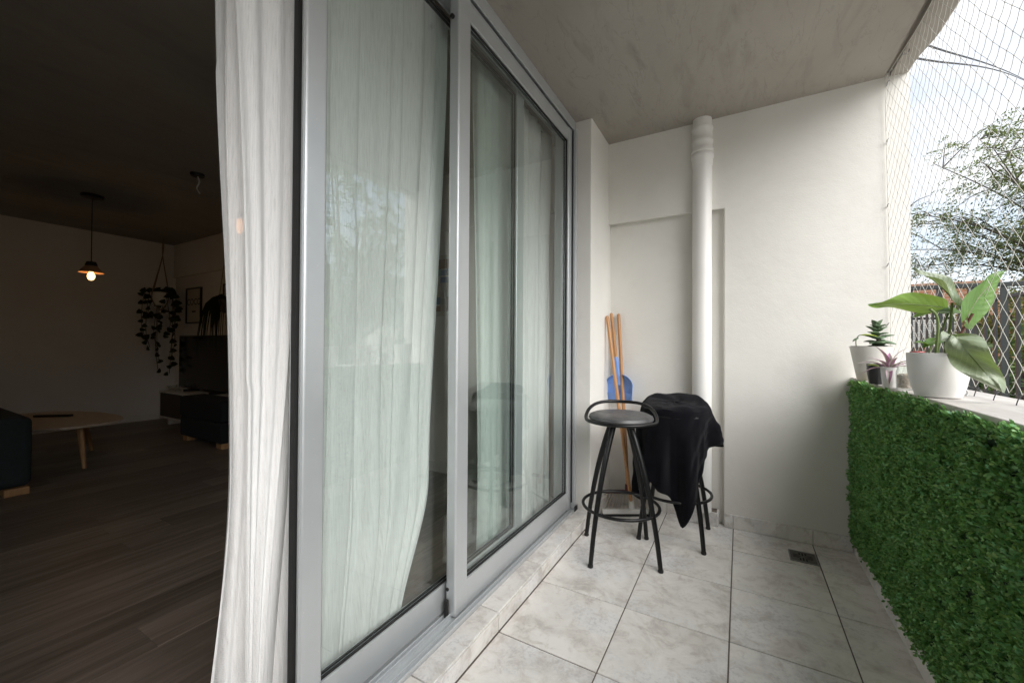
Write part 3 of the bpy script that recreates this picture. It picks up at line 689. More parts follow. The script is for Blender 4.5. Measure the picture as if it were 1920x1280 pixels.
# ------------------------------------------------------------------ artificial hedge
hg = thing('artificial_hedge', 'artificial boxwood hedge panel covering the parapet', 'hedge', (.556, 1.2, .08))
H0, H1, HZ0, HZ1 = YE+.02, 2.868, .100, .938
MB().box(.552, .5605, H0, H1, HZ0, HZ1-.008).build('backing', M['backing'], hg)
def hedge_leaves(n, y0, y1, z0, z1):
    ns = n//9
    sy = rng.uniform(y0, y1, ns); sz = rng.uniform(z0, z1, ns)
    lump = .5+.5*np.sin(sy*23+np.sin(sz*17)*1.5)*np.sin(sz*27+np.sin(sy*13)*2)
    root = np.stack([np.full(ns, .552), sy, sz], 1)
    ax = np.stack([-np.ones(ns), rng.normal(0, .45, ns), rng.normal(.12, .45, ns)], 1); ax /= np.linalg.norm(ax, axis=1)[:, None]
    k = np.repeat(np.arange(ns), 9); L = len(k); t = rng.uniform(.15, 1, L)*(.018+.020*lump[k])
    p = root[k]+ax[k]*t[:, None]
    d = ax[k]*.55+rng.normal(0, .75, (L, 3)); d[:, 0] = -np.abs(d[:, 0])*.8-.12; d[:, 2] += .15; d /= np.linalg.norm(d, axis=1)[:, None]
    nr = rng.normal(0, 1, (L, 3)); s = np.cross(d, nr); s /= np.linalg.norm(s, axis=1)[:, None]; nn = np.cross(s, d)
    ln = rng.uniform(.0080, .0145, L)[:, None]; wd = ln*rng.uniform(.24, .34, L)[:, None]
    a = p; b_ = p+d*ln*.40+s*wd; c_ = p+d*ln*.80+s*wd*.85-nn*ln*.08; e = p+d*ln-nn*ln*.14; f = p+d*ln*.80-s*wd*.85-nn*ln*.08; g_ = p+d*ln*.40-s*wd
    V = np.stack([a, b_, c_, e, f, g_], 1).reshape(-1, 3); i = np.arange(L)[:, None]*6
    return V, np.concatenate([i+0, i+1, i+2, i+3, i+4, i+5], 1)
V1, F1 = hedge_leaves(135000, .25, H1, HZ0, HZ1+.004); V2, F2 = hedge_leaves(15000, H0, .25, HZ0, HZ1)
# sprigs standing up over the top edge
V3, F3 = hedge_leaves(3600, .4, H1, HZ1-.012, HZ1+.002); V3 = V3.copy(); V3[:, 2] += (.552-V3[:, 0])*.55
V = np.concatenate([V1, V2, V3]); F = np.concatenate([F1, F2+len(V1), F3+len(V1)+len(V2)])
stuff(np_mesh('leaves', V, F, M['box_leaf'], hg))

# ------------------------------------------------------------------ leaves helper
def leaf_mesh(base, tip, nrm, width, arch=.0, fold_=.15, wave=.06, shape=.42, nu=14, nv=10, heart=0):
    base, tip = Vector(base), Vector(tip); d = tip-base; L = d.length; d.normalize()
    n = Vector(nrm); n = (n-d*n.dot(d)).normalized(); s = d.cross(n)
    b = MB()
    def fn(u, v):
        w_ = width*(math.sin(math.pi*min(1, v**shape if v > 0 else 0)))**.75 if v < 1 else 0
        if v == 0: w_ = width*.04
        x = (u-.5)*2
        back = -heart*L*abs(x)**1.5*(1-v)**3
        return tuple(base+d*(L*v+back)+s*(x*w_)+n*(arch*L*math.sin(math.pi*v)+fold_*abs(x)*w_+wave*L*math.sin(v*9+x*3)*.12*abs(x)))
    b.grid(fn, nv, nu); return b
def midrib(base, tip, nrm, arch, r, parent, mat, off=.001):
    base, tip = Vector(base), Vector(tip); d = tip-base; L = d.length; dn = d.normalized(); n = Vector(nrm); n = (n-dn*n.dot(dn)).normalized()
    pts = [base+d*v+n*(arch*L*math.sin(math.pi*v)+off) for v in [k/10 for k in range(11)]]
    return MB().tube(pts, [lerp(r, r*.3, k/10) for k in range(11)], 6).build('midrib', mat, parent, smooth=True)

# ------------------------------------------------------------------ big white pot with philodendron
PC = (.585, 1.90, CAP)
bp = thing('plant_pot', 'large rounded white pot holding the broad-leaved plant', 'pot', PC)
MB().lathe([(.048, .0005), (.056, .004), (.066, .035), (.0735, .075), (.077, .115), (.0775, .150), (.0735, .150), (.073, .128), (0, .128)], PC, 48).build('body', M['ceramic'], bp, smooth=True)
MB().lathe([(.0728, .130), (.03, .134), (0, .133)], PC, 24).build('soil', M['soil'], bp, smooth=True)
ph = thing('philodendron', 'broad-leaved green plant with one drooping leaf over the net', 'plant', (PC[0], PC[1], CAP+.130))
def petiole(pts, r, mat): return MB().tube(bez(pts, 6), r, 8).build('petiole', mat, ph, smooth=True)
tocam = Vector((-.3, -.95, 0))
def leaf_uv(o, nu=10, nv=14):
    uv = o.data.uv_layers.new(name='UVMap')
    for l in o.data.loops:
        k = l.vertex_index; uv.data[l.index].uv = ((k % (nu+1))/nu, (k//(nu+1))/nv)
def pleaf(base, tip, nrm, width, arch=0, fold_=.15, mat='philo', wave=.3, heart=.08, rib='petiole', shape=.55):
    o = leaf_mesh(base, tip, nrm, width, arch, fold_, wave, shape, heart=heart).build('leaf', M[mat], ph, smooth=True, sub=1); leaf_uv(o)
    midrib(base, tip, nrm, arch, .0022, o, M[rib], -.0005); return o
root = Vector((PC[0], PC[1], CAP+.13))
petiole([root+Vector((-.012, -.02, 0)), (.576, 1.867, 1.205), (.570, 1.862, 1.248), (.553, 1.856, 1.269)], .0042, M['petiole'])
pleaf((.590, 1.880, 1.276), (.379, 1.779, 1.283), (.25, .72, .62), .040, .05, .25, 'philo', .3)
petiole([root+Vector((.02, .01, 0)), (.628, 1.94, 1.216), (.640, 1.961, 1.295)], .0040, M['petiole'])
pleaf((.655, 1.965, 1.285), (.548, 1.985, 1.430), (.5, -.55, .75), .038, .06, .5, 'philo_dull', .5)
petiole([root+Vector((.016, -.004, 0)), (.640, 1.888, 1.195), (.662, 1.882, 1.252)], .0040, M['petiole_red'])
pleaf((.646, 1.880, 1.232), (.785, 2.008, 1.402), (.62, -.72, -.2), .062, -.05, .12, 'philo', .25, .10, 'petiole_red')
petiole([root+Vector((.014, -.03, 0)), (.585, 1.845, 1.150), (.592, 1.822, 1.178), (.604, 1.812, 1.178)], .0036, M['petiole'])
pleaf((.598, 1.812, 1.176), (.676, 1.744, 1.008), (-.55, -.75, .25), .048, .10, .20, 'philo_dull', 1.5, .05)
pleaf((.600, 1.83, 1.172), (.563, 1.81, 1.163), (-.3, -.8, .5), .028, .10, .2, 'philo_dull', .3, .0)
petiole([root+Vector((.004, .02, 0)), (.612, 1.95, 1.20), (.640, 1.99, 1.262)], .0034, M['petiole'])
pleaf((.645, 1.99, 1.268), (.545, 1.987, 1.250), (.1, -.5, .85), .032, .10, .3, 'philo', .25)
pleaf((.625, 1.99, 1.262), (.722, 2.06, 1.250), (.1, -.4, .9), .028, .08, .3, 'philo', .25)
petiole([root+Vector((-.03, -.02, 0)), (.570, 1.90, 1.15), (.588, 1.915, 1.172)], .0026, M['petiole'])
pleaf((.595, 1.915, 1.166), (.545, 1.893, 1.140), (-.25, -.6, .75), .020, .08, .2, 'philo', .2)
pleaf((.560, 1.90, 1.150), (.520, 1.87, 1.158), (-.25, -.6, .75), .012, .05, .3, 'philo', .2)
for k in range(4):
    a = k*1.7; petiole([root+Vector((.03*math.cos(a), .03*math.sin(a), 0)), root+Vector((.045*math.cos(a+.5), .045*math.sin(a+.5), .018)), root+Vector((.06*math.cos(a+.8), .055*math.sin(a+.8), .012))], .0022, M['stem'])

# white tapered pot with jade plant
JC = (.578, 2.66, CAP)
jp = thing('plant_pot', 'tapered white pot with stained base, in the corner by the wall', 'pot', JC)
MB().lathe([(.054, .0005), (.056, .003), (.085, .168), (.087, .172), (.081, .172), (.080, .150), (0, .150)], JC, 40).build('body', M['stained'], jp, smooth=True)
MB().lathe([(.0805, .150), (.0805, .174), (.072, .174), (.071, .160), (0, .160)], JC, 36).build('inner_pot', M['black_plastic'], jp, smooth=True)
MB().lathe([(.070, .161), (.03, .165), (0, .166)], JC, 20).build('soil', M['soil'], jp, smooth=True)
ja = thing('jade_plant', 'small dark succulent with thick paddle leaves and one yellow leaf', 'plant', (JC[0], JC[1], CAP+.165))
j0 = Vector((JC[0]+.02, JC[1]-.01, CAP+.16))
MB().tube([j0, j0+Vector((.003, 0, .05)), j0+Vector((.0, .004, .115))], [.006, .005, .003], 8).build('stem', M['stem'], ja, smooth=True)
def paddle(p, d, L, wd, mat='jade', parent=ja):
    d = Vector(d).normalized(); n = Vector((0, 0, 1))-d*d.z; n = n.normalized() if n.length > .1 else Vector((0, -1, 0)); s = d.cross(n); p = Vector(p); b = MB()
    def fn(u, v):
        a = u*math.tau; w_ = wd*math.sin(math.pi*min(.995, max(.03, v**.65)))**.7; return tuple(p+d*L*v+s*w_*math.cos(a)+n*(w_*.32*math.sin(a)+L*.08*math.sin(math.pi*v)))
    b.grid(fn, 10, 9); return b.build('leaf', M[mat], parent, smooth=True)
r_ = random.Random(4)
for lv in range(6):
    z = .014+lv*.018
    for k in range(4):
        a = lv*.85+k*math.tau/4; e = -.1+lv*.09+r_.uniform(-.25, .35)
        L_ = r_.uniform(.052, .082)*(1.1-.09*lv)
        paddle(j0+Vector((.001, .001, z)), (math.cos(a), math.sin(a), e), L_, L_*.27+.004)
for a in (.6, 2.9): paddle(j0+Vector((0, .003, .112)), (math.cos(a)*.5, -.3, .75), .042, .020)
MB().tube(bez([(.515, 2.63, CAP+.16), (.512, 2.63, CAP+.20), (.522, 2.625, CAP+.225), (.535, 2.62, CAP+.23)], 4), .0022, 6).build('side_stem', M['petiole'], ja, smooth=True)
paddle((.525, 2.62, CAP+.228), (.9, -.25, -.12), .072, .014, 'jade_young'); paddle((.520, 2.62, CAP+.215), (-.6, -.3, -.5), .035, .010)

# black pot, small white pot, tradescantia
bk = thing('plant_pot', 'little black pot between the tapered white pot and the tiny one', 'pot', (.542, 2.414, CAP))
MB().lathe([(.024, .0005), (.026, .004), (.033, .050), (.035, .092), (.032, .092), (.031, .080), (0, .080)], (.542, 2.414, CAP), 32).build('body', M['black_plastic'], bk, smooth=True)
MB().lathe([(.0308, .081), (0, .084)], (.542, 2.414, CAP), 20).build('soil', M['soil'], bk, smooth=True)
wp = thing('plant_pot', 'tiny white cup-shaped pot with purple striped plant', 'pot', (.548, 2.254, CAP))
MB().lathe([(.020, .0005), (.022, .004), (.026, .045), (.0285, .085), (.026, .085), (.0255, .074), (0, .074)], (.548, 2.254, CAP), 32).build('body', M['ceramic'], wp, smooth=True)
MB().lathe([(.0253, .075), (0, .078)], (.548, 2.254, CAP), 20).build('soil', M['soil'], wp, smooth=True)
tr = thing('tradescantia', 'purple and silver striped trailing plant in the tiny pots', 'plant', (.548, 2.254, CAP+.075))
r_ = random.Random(9); b0 = Vector((.548, 2.254, CAP+.078))
dirs = [((-.35, -.2, .9), .085), ((.35, -.1, .8), .085), ((.1, .4, .9), .06), ((-.9, -.2, .25), .085), ((.9, .0, .25), .080), ((-.6, -.5, .5), .06), ((.6, -.4, .4), .07), ((-.2, -.75, -.9), .065), ((-.8, .1, -.25), .075), ((.3, -.7, .3), .05), ((.9, -.3, .05), .07), ((-.5, .5, .5), .07), ((.15, -.5, .7), .05)]
for d, L_ in dirs:
    L_ *= 1.22; d = Vector(d).normalized(); st_ = b0+Vector((d.x*.012, d.y*.012, .004)); e = st_+d*L_
    MB().tube([b0, st_], .002, 6).build('stem', M['petiole_red'], tr, smooth=True)
    lf = MB(); n = (Vector((0, 0, 1))-d*d.z); n = n.normalized() if n.length > .2 else Vector((0, -1, 0)); s = d.cross(n)
    for kk in (-2, -1, 0, 1):      # striped leaf: four lengthwise bands, each an island of its own colour
        def fn(u, v, kk=kk):
            w_ = .0105*math.sin(math.pi*min(.99, max(.03, v**.7)))**.8; x = (kk+u)/2
            return tuple(st_+d*L_*v+s*(x*w_)+n*(.10*L_*math.sin(math.pi*v)+abs(x)*w_*.35-.25*L_*v*v*.5))
        lf.grid(fn, 1, 8)
    lf.build('leaf', M['purple'], tr, smooth=True)
paddle((.525, 2.30, CAP+.085), (-.8, -.3, .1), .045, .012, 'jade_young', tr)

# jars
jr = thing('glass_jar', 'clear glass jar of pale pebbles beside the large pot', 'jar', (.577, 2.17, CAP))
MB().lathe([(.026, .001), (.030, .006), (.030, .070), (.026, .082), (.026, .090), (.0245, .090), (.0245, .082), (.0285, .069), (.0285, .007), (0, .004)], (.577, 2.17, CAP), 32).build('body', M['jar'], jr, smooth=True)
MB().lathe([(.027, .006), (.0275, .056), (.02, .062), (0, .064)], (.577, 2.17, CAP), 24).build('pebbles', M['pebble'], jr, smooth=True)
jl = thing('glass_jar', 'small glass jar with a red lid behind the large pot', 'jar', (.628, 2.235, CAP))
MB().lathe([(.022, .001), (.025, .006), (.025, .10), (.020, .122), (.020, .140), (.0185, .140), (.0185, .122), (.0235, .099), (.0235, .007), (0, .004)], (.628, 2.235, CAP), 28).build('body', M['jar'], jl, smooth=True)
MB().lathe([(.0215, .136), (.0215, .150), (.020, .152), (0, .152)], (.628, 2.235, CAP), 28).build('lid', simple('red_lid', (.36, .04, .045), .4), jl, smooth=True)

# ------------------------------------------------------------------ safety net
sn = thing('safety_net', 'white diamond-mesh safety net stretched from parapet to ceiling', 'net', (.71, 1.0, CAP))
def netx(y, z):
    k = sstep(CAP, ZC, z); base_ = lerp(.722, .700, k)
    return base_-.016*sstep(2.4, 2.88, y)+.002*math.sin(y*5+z*3)
NZ0, NZ1, NY0, NY1 = 1.002, 2.585, YE+.05, 2.868
cw, ch = .0345, .0385
ni, nj = int((NY1-NY0)/cw), int((NZ1-NZ0)/ch)
verts, faces = [], []
def npnt(i, j):
    y = NY1-i*cw; z = NZ0+(NZ1-NZ0)*j/nj; k = (i*7919+j*104729) % 997/997-.5
    y2 = min(NY1, y+.0022*k*2+.0015*math.sin(z*6+y*2)*(0 if i == 0 else 1)); z2 = z+(.003*math.sin(i*2.3+j*1.1) if 0 < j < nj else 0)
    return np.array((netx(y2, z2), y2, z2))
RS = .0009
def strand(a, c_, r=RS):
    d = c_-a; L = np.linalg.norm(d); d = d/L; s = np.cross(d, (1, 0, 0)); s /= np.linalg.norm(s); x_ = np.cross(s, d); m_ = (a+c_)/2+np.array((.0015, 0, -.0018))
    o = len(verts)
    for p in (a, m_, c_):
        for k in range(4):
            an = k*math.tau/4; verts.append(p+r*(math.cos(an)*s+math.sin(an)*x_))
    for q in (0, 4):
        for k in range(4): faces.append((o+q+k, o+q+(k+1) % 4, o+q+4+(k+1) % 4, o+q+4+k))
for i in range(ni):
    for j in range(nj):
        if (i+j) % 2 == 0: strand(npnt(i, j), npnt(i+1, j+1))
        else: strand(npnt(i+1, j), npnt(i, j+1))
# knots
for i in range(ni):
    for j in range(1, nj):
        if (i+j) % 2 == 0:
            p = npnt(i, j); o = len(verts); r = .0024
            for d in ((r, 0, 0), (-r, 0, 0), (0, r, 0), (0, -r, 0), (0, 0, r*1.3), (0, 0, -r*1.3)): verts.append(p+np.array(d))
            for t_ in ((0, 2, 4), (2, 1, 4), (1, 3, 4), (3, 0, 4), (2, 0, 5), (1, 2, 5), (3, 1, 5), (0, 3, 5)): faces.append((o+t_[0], o+t_[1], o+t_[2], o+t_[2]))
me = bpy.data.meshes.new('mesh_strands'); me.from_pydata([tuple(v) for v in verts], [], [f if f[2] != f[3] else f[:3] for f in faces]); 
ob = bpy.data.objects.new('mesh_strands', me); col.objects.link(ob); me.materials.append(M['string'])
o3 = np.array(sn.location); me.polygons.foreach_set('use_smooth', [True]*len(me.polygons)); me.vertices.foreach_set('co', (np.array(verts)-o3).astype(np.float32).ravel()); me.update(); ob.parent = sn; stuff(ob)
MB().tube([(netx(NY1, z), NY1+.003, z) for z in np.linspace(NZ0-.02, 2.60, 30)], .0017, 6).build('wall_cord', M['string'], sn, smooth=True)
MB().tube([(netx(y, NZ1)-.002, y, NZ1+.003) for y in np.linspace(NY0, NY1, 60)], .0017, 6).build('ceiling_cord', M['string'], sn, smooth=True)
MB().tube([(netx(y, NZ0), y, NZ0-.002+.005*math.sin(y*9)) for y in np.linspace(NY0, NY1, 60)], .0015, 6).build('bottom_cord', M['cable'], sn, smooth=True)
for z in (2.56, 2.25, 1.90, 1.58, 1.26):
    MB().tube(bez([(.694, 2.892, z), (.692, 2.872, z), (.690, 2.862, z+.004), (.694, 2.858, z+.010), (.699, 2.863, z+.013)], 3), .0022, 7).build('wall_hook', M['steel'], sn, smooth=True)
for y in (2.66, 2.30, 1.9, 1.5, 1.1, .7, .3):
    MB().tube(bez([(.722, y, ZC+.004), (.722, y, ZC-.014), (.712, y, ZC-.024), (.700, y, ZC-.026), (.694, y, ZC-.016)], 3), .0024, 7).build('ceiling_hook', M['steel'], sn, smooth=True)
for k in range(26):
    y = 2.76-k*.125
    MB().tube(bez([(netx(y, 1.0), y, 1.000), (netx(y, 1.0)-.010, y-.004, .992), (netx(y, 1)-.016, y-.006, CAP-.001)], 3), .0014, 6).build('cap_tie', M['cable'], sn, smooth=True)
MB().tube(bez([(.700, 2.02, 1.006), (.690, 2.016, 1.010), (.684, 2.01, .997), (.692, 2.006, .985), (.686, 2.0, CAP+.001)], 4), .0022, 7).build('cap_hook', M['steel'], sn, smooth=True)

# ------------------------------------------------------------------ outside: ground, fences, house, trees
ZG = -.35
struct(MB().add([(-300, -300, ZG), (300, -300, ZG), (300, 300, ZG), (-300, 300, ZG)], [(0, 1, 2, 3)]).build('ground', M['ground']))
ft = 1.575
fx = thing('iron_fence', 'dark iron fence with wide flat bars facing the balcony', 'fence', (.9, 3.9, ZG), group='dark iron fences')
MB().box(-.6, 1.93, 3.885, 3.915, ft-.028, ft).build('top_rail', M['fence'], fx, bevel=.003)
MB().box(-.6, 1.93, 3.888, 3.912, -.10, -.06).build('bottom_rail', M['fence'], fx)
x = 1.21-.152*11
while x < 1.93:
    MB().box(x-.0145, x+.0145, 3.893, 3.907, ZG, ft-.028).build('bar', M['fence'], fx); x += .152
fy = thing('iron_fence', 'dark iron fence with close bars running away from the balcony', 'fence', (1.9, 5.5, ZG), group='dark iron fences')
MB().box(1.885, 1.915, 3.93, 9.0, ft-.028, ft).build('top_rail', M['fence'], fy, bevel=.003)
MB().box(1.888, 1.912, 3.93, 9.0, -.10, -.06).build('bottom_rail', M['fence'], fy)
y = 4.06
while y < 9.0:
    MB().box(1.893, 1.907, y-.019, y+.019, ZG, ft-.028).build('bar', M['fence'], fy); y += .16
# house
hs = thing('brick_house', 'orange brick house with white shuttered window beyond the fence', 'house', (2, 17, ZG))
MB().box(-7, 5.35, 14, 22, ZG, 2.70).build('wall', M['brick'], hs)
MB().box(-7.03, 5.38, 13.97, 22.1, 2.70, 2.76).build('roof', M['brick'], hs, bevel=.01)
for (a, b_) in ((3.3, 4.55), (0.4, 1.7)):
    f = MB().box(a-.08, a, 13.95, 14.02, 1.15, 1.98).box(b_, b_+.08, 13.95, 14.02, 1.15, 1.98).box(a, b_, 13.95, 14.02, 1.90, 1.98).box(a, b_, 13.95, 14.02, 1.15, 1.23).build('window_frame', M['white_paint'], hs)
    z = 1.26
    while z < 1.88:
        MB().obox(((a+b_)/2, 13.985, z), ((b_-a)/2, 0, 0), (0, .012, .008), (0, -.002, .022)).build('shutter_slat', M['white_paint'], f); z += .062
    MB().box(a, b_, 13.992, 13.998, 1.23, 1.90).build('pane', M['dark_glass'], hs)
MB().box(4.75, 5.2, 13.93, 14.01, ZG, 1.65).build('door', M['grey_paint'], hs)
ws = tag(MB().box(3.2, 12, 12.0, 12.2, ZG, .75).build('garden_wall', M['white_paint'], bevel=.01), 'low white garden wall in front of the brick house', 'wall')
h2 = thing('brick_house', 'far orange brick house half hidden behind the trees', 'house', (13, 24, ZG))
MB().box(8.0, 18, 22, 28, ZG, 3.0).build('wall', M['brick'], h2); MB().box(7.85, 18.1, 21.9, 28, 3.0, 3.1).build('roof', M['grey_paint'], h2)
for a in (8.8, 10.6, 12.6): 
    f = MB().box(a, a+1.0, 21.95, 22.02, 1.3, 2.7).build('window', M['white_paint'], h2); MB().box(a+.08, a+.92, 21.935, 21.949, 1.38, 2.62).build('pane', M['dark_glass'], f)
wcab = bez([(.80, 2.35, 2.72), (2.2, 6.0, 4.15), (4.2, 10.39, 5.93), (9, 21, 10.5)], 8)
tag(MB().tube(bez([(.795, 2.90, 2.80), (1.091, 3.591, 3.087), (4.193, 10.388, 5.90), (14, 32, 14.6)], 10), .006, 6).build('overhead_cable', M['cable'], smooth=True), 'upper of two thin cables crossing the sky', 'cable', 'cables crossing the sky')
tag(MB().tube(bez([(.795, 2.98, 2.73), (1.046, 3.566, 3.005), (4.20, 10.39, 5.87), (14.05, 32, 14.5)], 10), .006, 6).build('overhead_cable', M['cable'], smooth=True), 'lower of two thin cables crossing the sky', 'cable', 'cables crossing the sky')

def compound_leaves(pts, dirs_, length, npair, leaf_l, leaf_w, droop=.5):
    """pinnate leaves: arrays of start points and directions -> quads"""
    n = len(pts); P = np.asarray(pts, float); D = np.asarray(dirs_, float); D /= np.linalg.norm(D, axis=1)[:, None]
    Vs = []
    side = np.cross(D, rng.normal(0, .35, (n, 3))+np.array((0, 0, 1.))); side /= np.linalg.norm(side, axis=1)[:, None]
    Ls = length*rng.uniform(.7, 1.25, n)[:, None]
    for k in range(npair):
        t = (k+1)/npair; p = P+D*Ls*t; p[:, 2] -= (droop*Ls[:, 0]*t*t)
        for sg in (-1, 1):
            d = side*sg*.85+D*.45+rng.normal(0, .18, (n, 3)); d[:, 2] -= .25; d /= np.linalg.norm(d, axis=1)[:, None]
            l_ = leaf_l*rng.uniform(.75, 1.2, n)[:, None]*(1-.35*t)
            w_ = np.cross(d, side*.2+np.array((0, 0, 1.))+rng.normal(0, .5, (n, 3))); w_ /= np.linalg.norm(w_, axis=1)[:, None]; w_ *= leaf_w*.5
            Vs.append(np.stack([p, p+d*l_*.5+w_, p+d*l_, p+d*l_*.5-w_], 1))
    V = np.concatenate(Vs).reshape(-1, 3); F = np.arange(len(V)).reshape(-1, 4); return V, F
def tree(name, label, base, crown, rad, nbr, nleaf, mat, seed, ll=.06, lw=.022, length=.34, npair=8, tr_=.14, group=None, open_=.0):
    rr = random.Random(seed); base = Vector(base); crown = Vector(crown); rad = Vector(rad)
    t = thing(name, label, 'tree', tuple(base), group=group); wd = MB(); tips = []
    fork = base.lerp(Vector((crown.x, crown.y, crown.z-rad.z*.75)), .92)
    wd.tube(bez([base, base.lerp(fork, .5)+Vector((rr.uniform(-.12, .12), rr.uniform(-.12, .12), 0)), fork], 5), [lerp(tr_, tr_*.62, k/10) for k in range(11)], 9)
    for k in range(nbr):
        a = rr.uniform(0, math.tau); ph_ = math.acos(rr.uniform(-.55, 1)); q = rr.uniform(.75, 1.02)
        e = crown+Vector((math.cos(a)*math.sin(ph_)*rad.x, math.sin(a)*math.sin(ph_)*rad.y, math.cos(ph_)*rad.z))*q
        mid = fork.lerp(e, .5)+Vector((rr.uniform(-.3, .3), rr.uniform(-.3, .3), .25*rad.z*rr.random()))
        pth = bez([fork, mid, e], 6); wd.tube(pth, [lerp(tr_*.24, .006, i/(len(pth)-1)) for i in range(len(pth))], 6)
        for i in range(4, len(pth)):
            tips.append((pth[i], (pth[i]-pth[i-1]).normalized()))
        for s in range(5):
            p = pth[rr.randint(5, len(pth)-2)]; d = Vector((rr.gauss(0, 1), rr.gauss(0, 1), rr.gauss(0, .5))).normalized()*rr.uniform(.3, .32+.28*rad.x)
            sp = bez([p, p+d*.5+Vector((0, 0, .06)), p+d], 3); wd.tube(sp, [lerp(.012, .004, i/(len(sp)-1)) for i in range(len(sp))], 5)
            for i in range(1, len(sp)): tips.append((sp[i], (sp[i]-sp[i-1]).normalized()))
    wd.build('trunk', M['bark'], t, smooth=True)
    ii = rng.integers(0, len(tips), nleaf); P = np.array([tuple(tips[i][0]) for i in ii])+rng.normal(0, .05, (nleaf, 3)); D = np.array([tuple(tips[i][1]) for i in ii])+rng.normal(0, .7, (nleaf, 3))
    V, F = compound_leaves(P, D, length, npair, ll, lw); stuff(np_mesh('crown', V, F, M[mat], t)); return t
G = 'trees outside the balcony'
tree('feathery_tree', 'feathery tree with open pinnate foliage seen through the net', (6.3, 11.6, ZG), (5.2, 10.8, 3.75), (2.6, 1.7, 1.75), 46, 2300, 'tree_leaf', 21, .08, .026, .44, 9, .09, G)
tree('street_tree', 'yellowing tree standing behind the iron fence', (5.9, 12.9, ZG), (5.3, 12.6, 1.6), (1.3, 1.2, 1.25), 22, 900, 'autumn', 5, .08, .04, .26, 5, .12, G)
tree('street_tree', 'dense green tree reflected in the glass door', (7.4, 7.2, ZG), (7.0, 7.0, 3.5), (2.7, 2.5, 3.1), 60, 2300, 'tree_leaf', 33, .13, .05, .36, 6, .20, G)
tree('street_tree', 'green tree off to the right of the balcony', (9.5, -.5, ZG), (9.2, -.8, 3.3), (2.8, 2.8, 2.7), 46, 2200, 'tree_leaf', 43, .11, .04, .34, 6, .22, G)
tree('street_tree', 'tall green tree beside the far brick house', (9.8, 19, ZG), (9.6, 18.6, 3.6), (2.6, 2.4, 2.6), 40, 1500, 'autumn', 53, .12, .05, .34, 6, .2, G)
# drooping sprays of the feathery tree that hang into view
def shrub(label, c_, rad, n, mat, seed):
    t = thing('shrub', label, 'shrub', (c_[0], c_[1], ZG), group='shrubs along the fence'); rr = random.Random(seed); wd = MB(); P = []; D = []
    for k in range(16):
        a = rr.uniform(0, math.tau); q = rr.uniform(.4, 1); e = Vector((c_[0]+math.cos(a)*rad[0]*q, c_[1]+math.sin(a)*rad[1]*q, ZG+rad[2]*rr.uniform(.6, 1)))
        pth = bez([(c_[0]+rr.uniform(-.1, .1), c_[1]+rr.uniform(-.1, .1), ZG), (lerp(c_[0], e.x, .4), lerp(c_[1], e.y, .4), lerp(ZG, e.z, .6)), e], 4); wd.tube(pth, .010, 5)
        for i in range(2, len(pth)): P.append(tuple(pth[i])); D.append(tuple((pth[i]-pth[i-1]).normalized()))
    wd.build('stems', M['bark'], t, smooth=True)
    ii = rng.integers(0, len(P), n); V, F = compound_leaves(np.array(P)[ii]+rng.normal(0, .09, (n, 3)), np.array(D)[ii]+rng.normal(0, .8, (n, 3)), .14, 4, .07, .035)
    stuff(np_mesh('foliage', V, F, M[mat], t))
shrub('leafy green shrub just behind the iron fence', (3.0, 7.4), (.7, .6, 1.7), 700, 'shrub', 1)
shrub('yellow-green shrub by the white garden wall', (4.3, 10.3), (.8, .6, 1.9), 700, 'autumn', 2)
shrub('dark green shrub at the foot of the brick house', (2.9, 10.9), (.6, .5, 1.3), 500, 'shrub', 3)
shrub('low green shrub at the turn of the fence', (3.7, 8.9), (.6, .6, 1.2), 500, 'shrub', 4)

shrub('round green shrub below the reflected tree', (6.3, 5.4), (.9, .9, 1.9), 900, 'shrub', 5)
shrub('tall green shrub beside the reflected tree trunk', (6.2, 7.0), (.9, .9, 2.1), 900, 'shrub', 6)
# ------------------------------------------------------------------ dim room furniture
def pendant(label, x, y, zb, group, lit, rs=.092):
    t = thing('pendant_lamp', label, 'lamp', (x, y, zb), group=group)
    MB().lathe([(.085, ZC-.001), (.085, ZC-.028), (.02, ZC-.04), (0, ZC-.04)][::-1], (x, y, 0), 28).build('ceiling_rose', M['black_plastic'], t, smooth=True)
    MB().tube([(x, y, ZC-.03), (x, y, zb+.14)], .004, 6).build('cord', M['black_plastic'], t)
    MB().lathe([(.0, .145), (.035, .145), (.045, .115), (.046, .10)], (x, y, zb), 28).build('lamp_holder', M['dark_wood'], t, smooth=True)
    MB().lathe([(.045, .105), (.03+.32*rs, .085), (rs-.002, .040), (rs, .036), (rs-.007, .038), (rs*.5, .078), (.0, .09)], (x, y, zb), 36).build('shade', M['copper'], t, smooth=True)
    bs_ = .5 if rs < .08 else .72
    MB().lathe([(.014, .075), (.018*bs_, .05), (.038*bs_, .015), (.040*bs_, -.005), (.03*bs_, -.028), (.012*bs_, -.038), (0, -.039)], (x, y, zb), 24).build('bulb', M['bulb'] if rs > .08 else M['bulb_dim'], t, smooth=True)
    l = bpy.data.lights.new('lamp_light', 'POINT'); l.energy = lit; l.color = (1, .62, .28); l.shadow_soft_size = .045
    lo = bpy.data.objects.new('lamp_light', l); col.objects.link(lo); lo.parent = t; lo.location = (0, 0, -.085)
    return t
pendant('small lit pendant lamp with copper shade in the dim room', -5.623, 1.39, 1.80, 'pendant lamps', .3)
pendant('second lit pendant lamp glowing through the white curtain', -2.55, 1.245, 1.82, 'pendant lamps', .12, .062)
hk = thing('ceiling_bracket', 'bare ceiling bracket with a short dangling cable', 'bracket', (-4.10, 1.66, ZC-.001))
MB().lathe([(0, ZC-.022), (.05, ZC-.020), (.055, ZC-.001)], (-4.10, 1.66, 0), 20).build('plate', M['black_plastic'], hk)
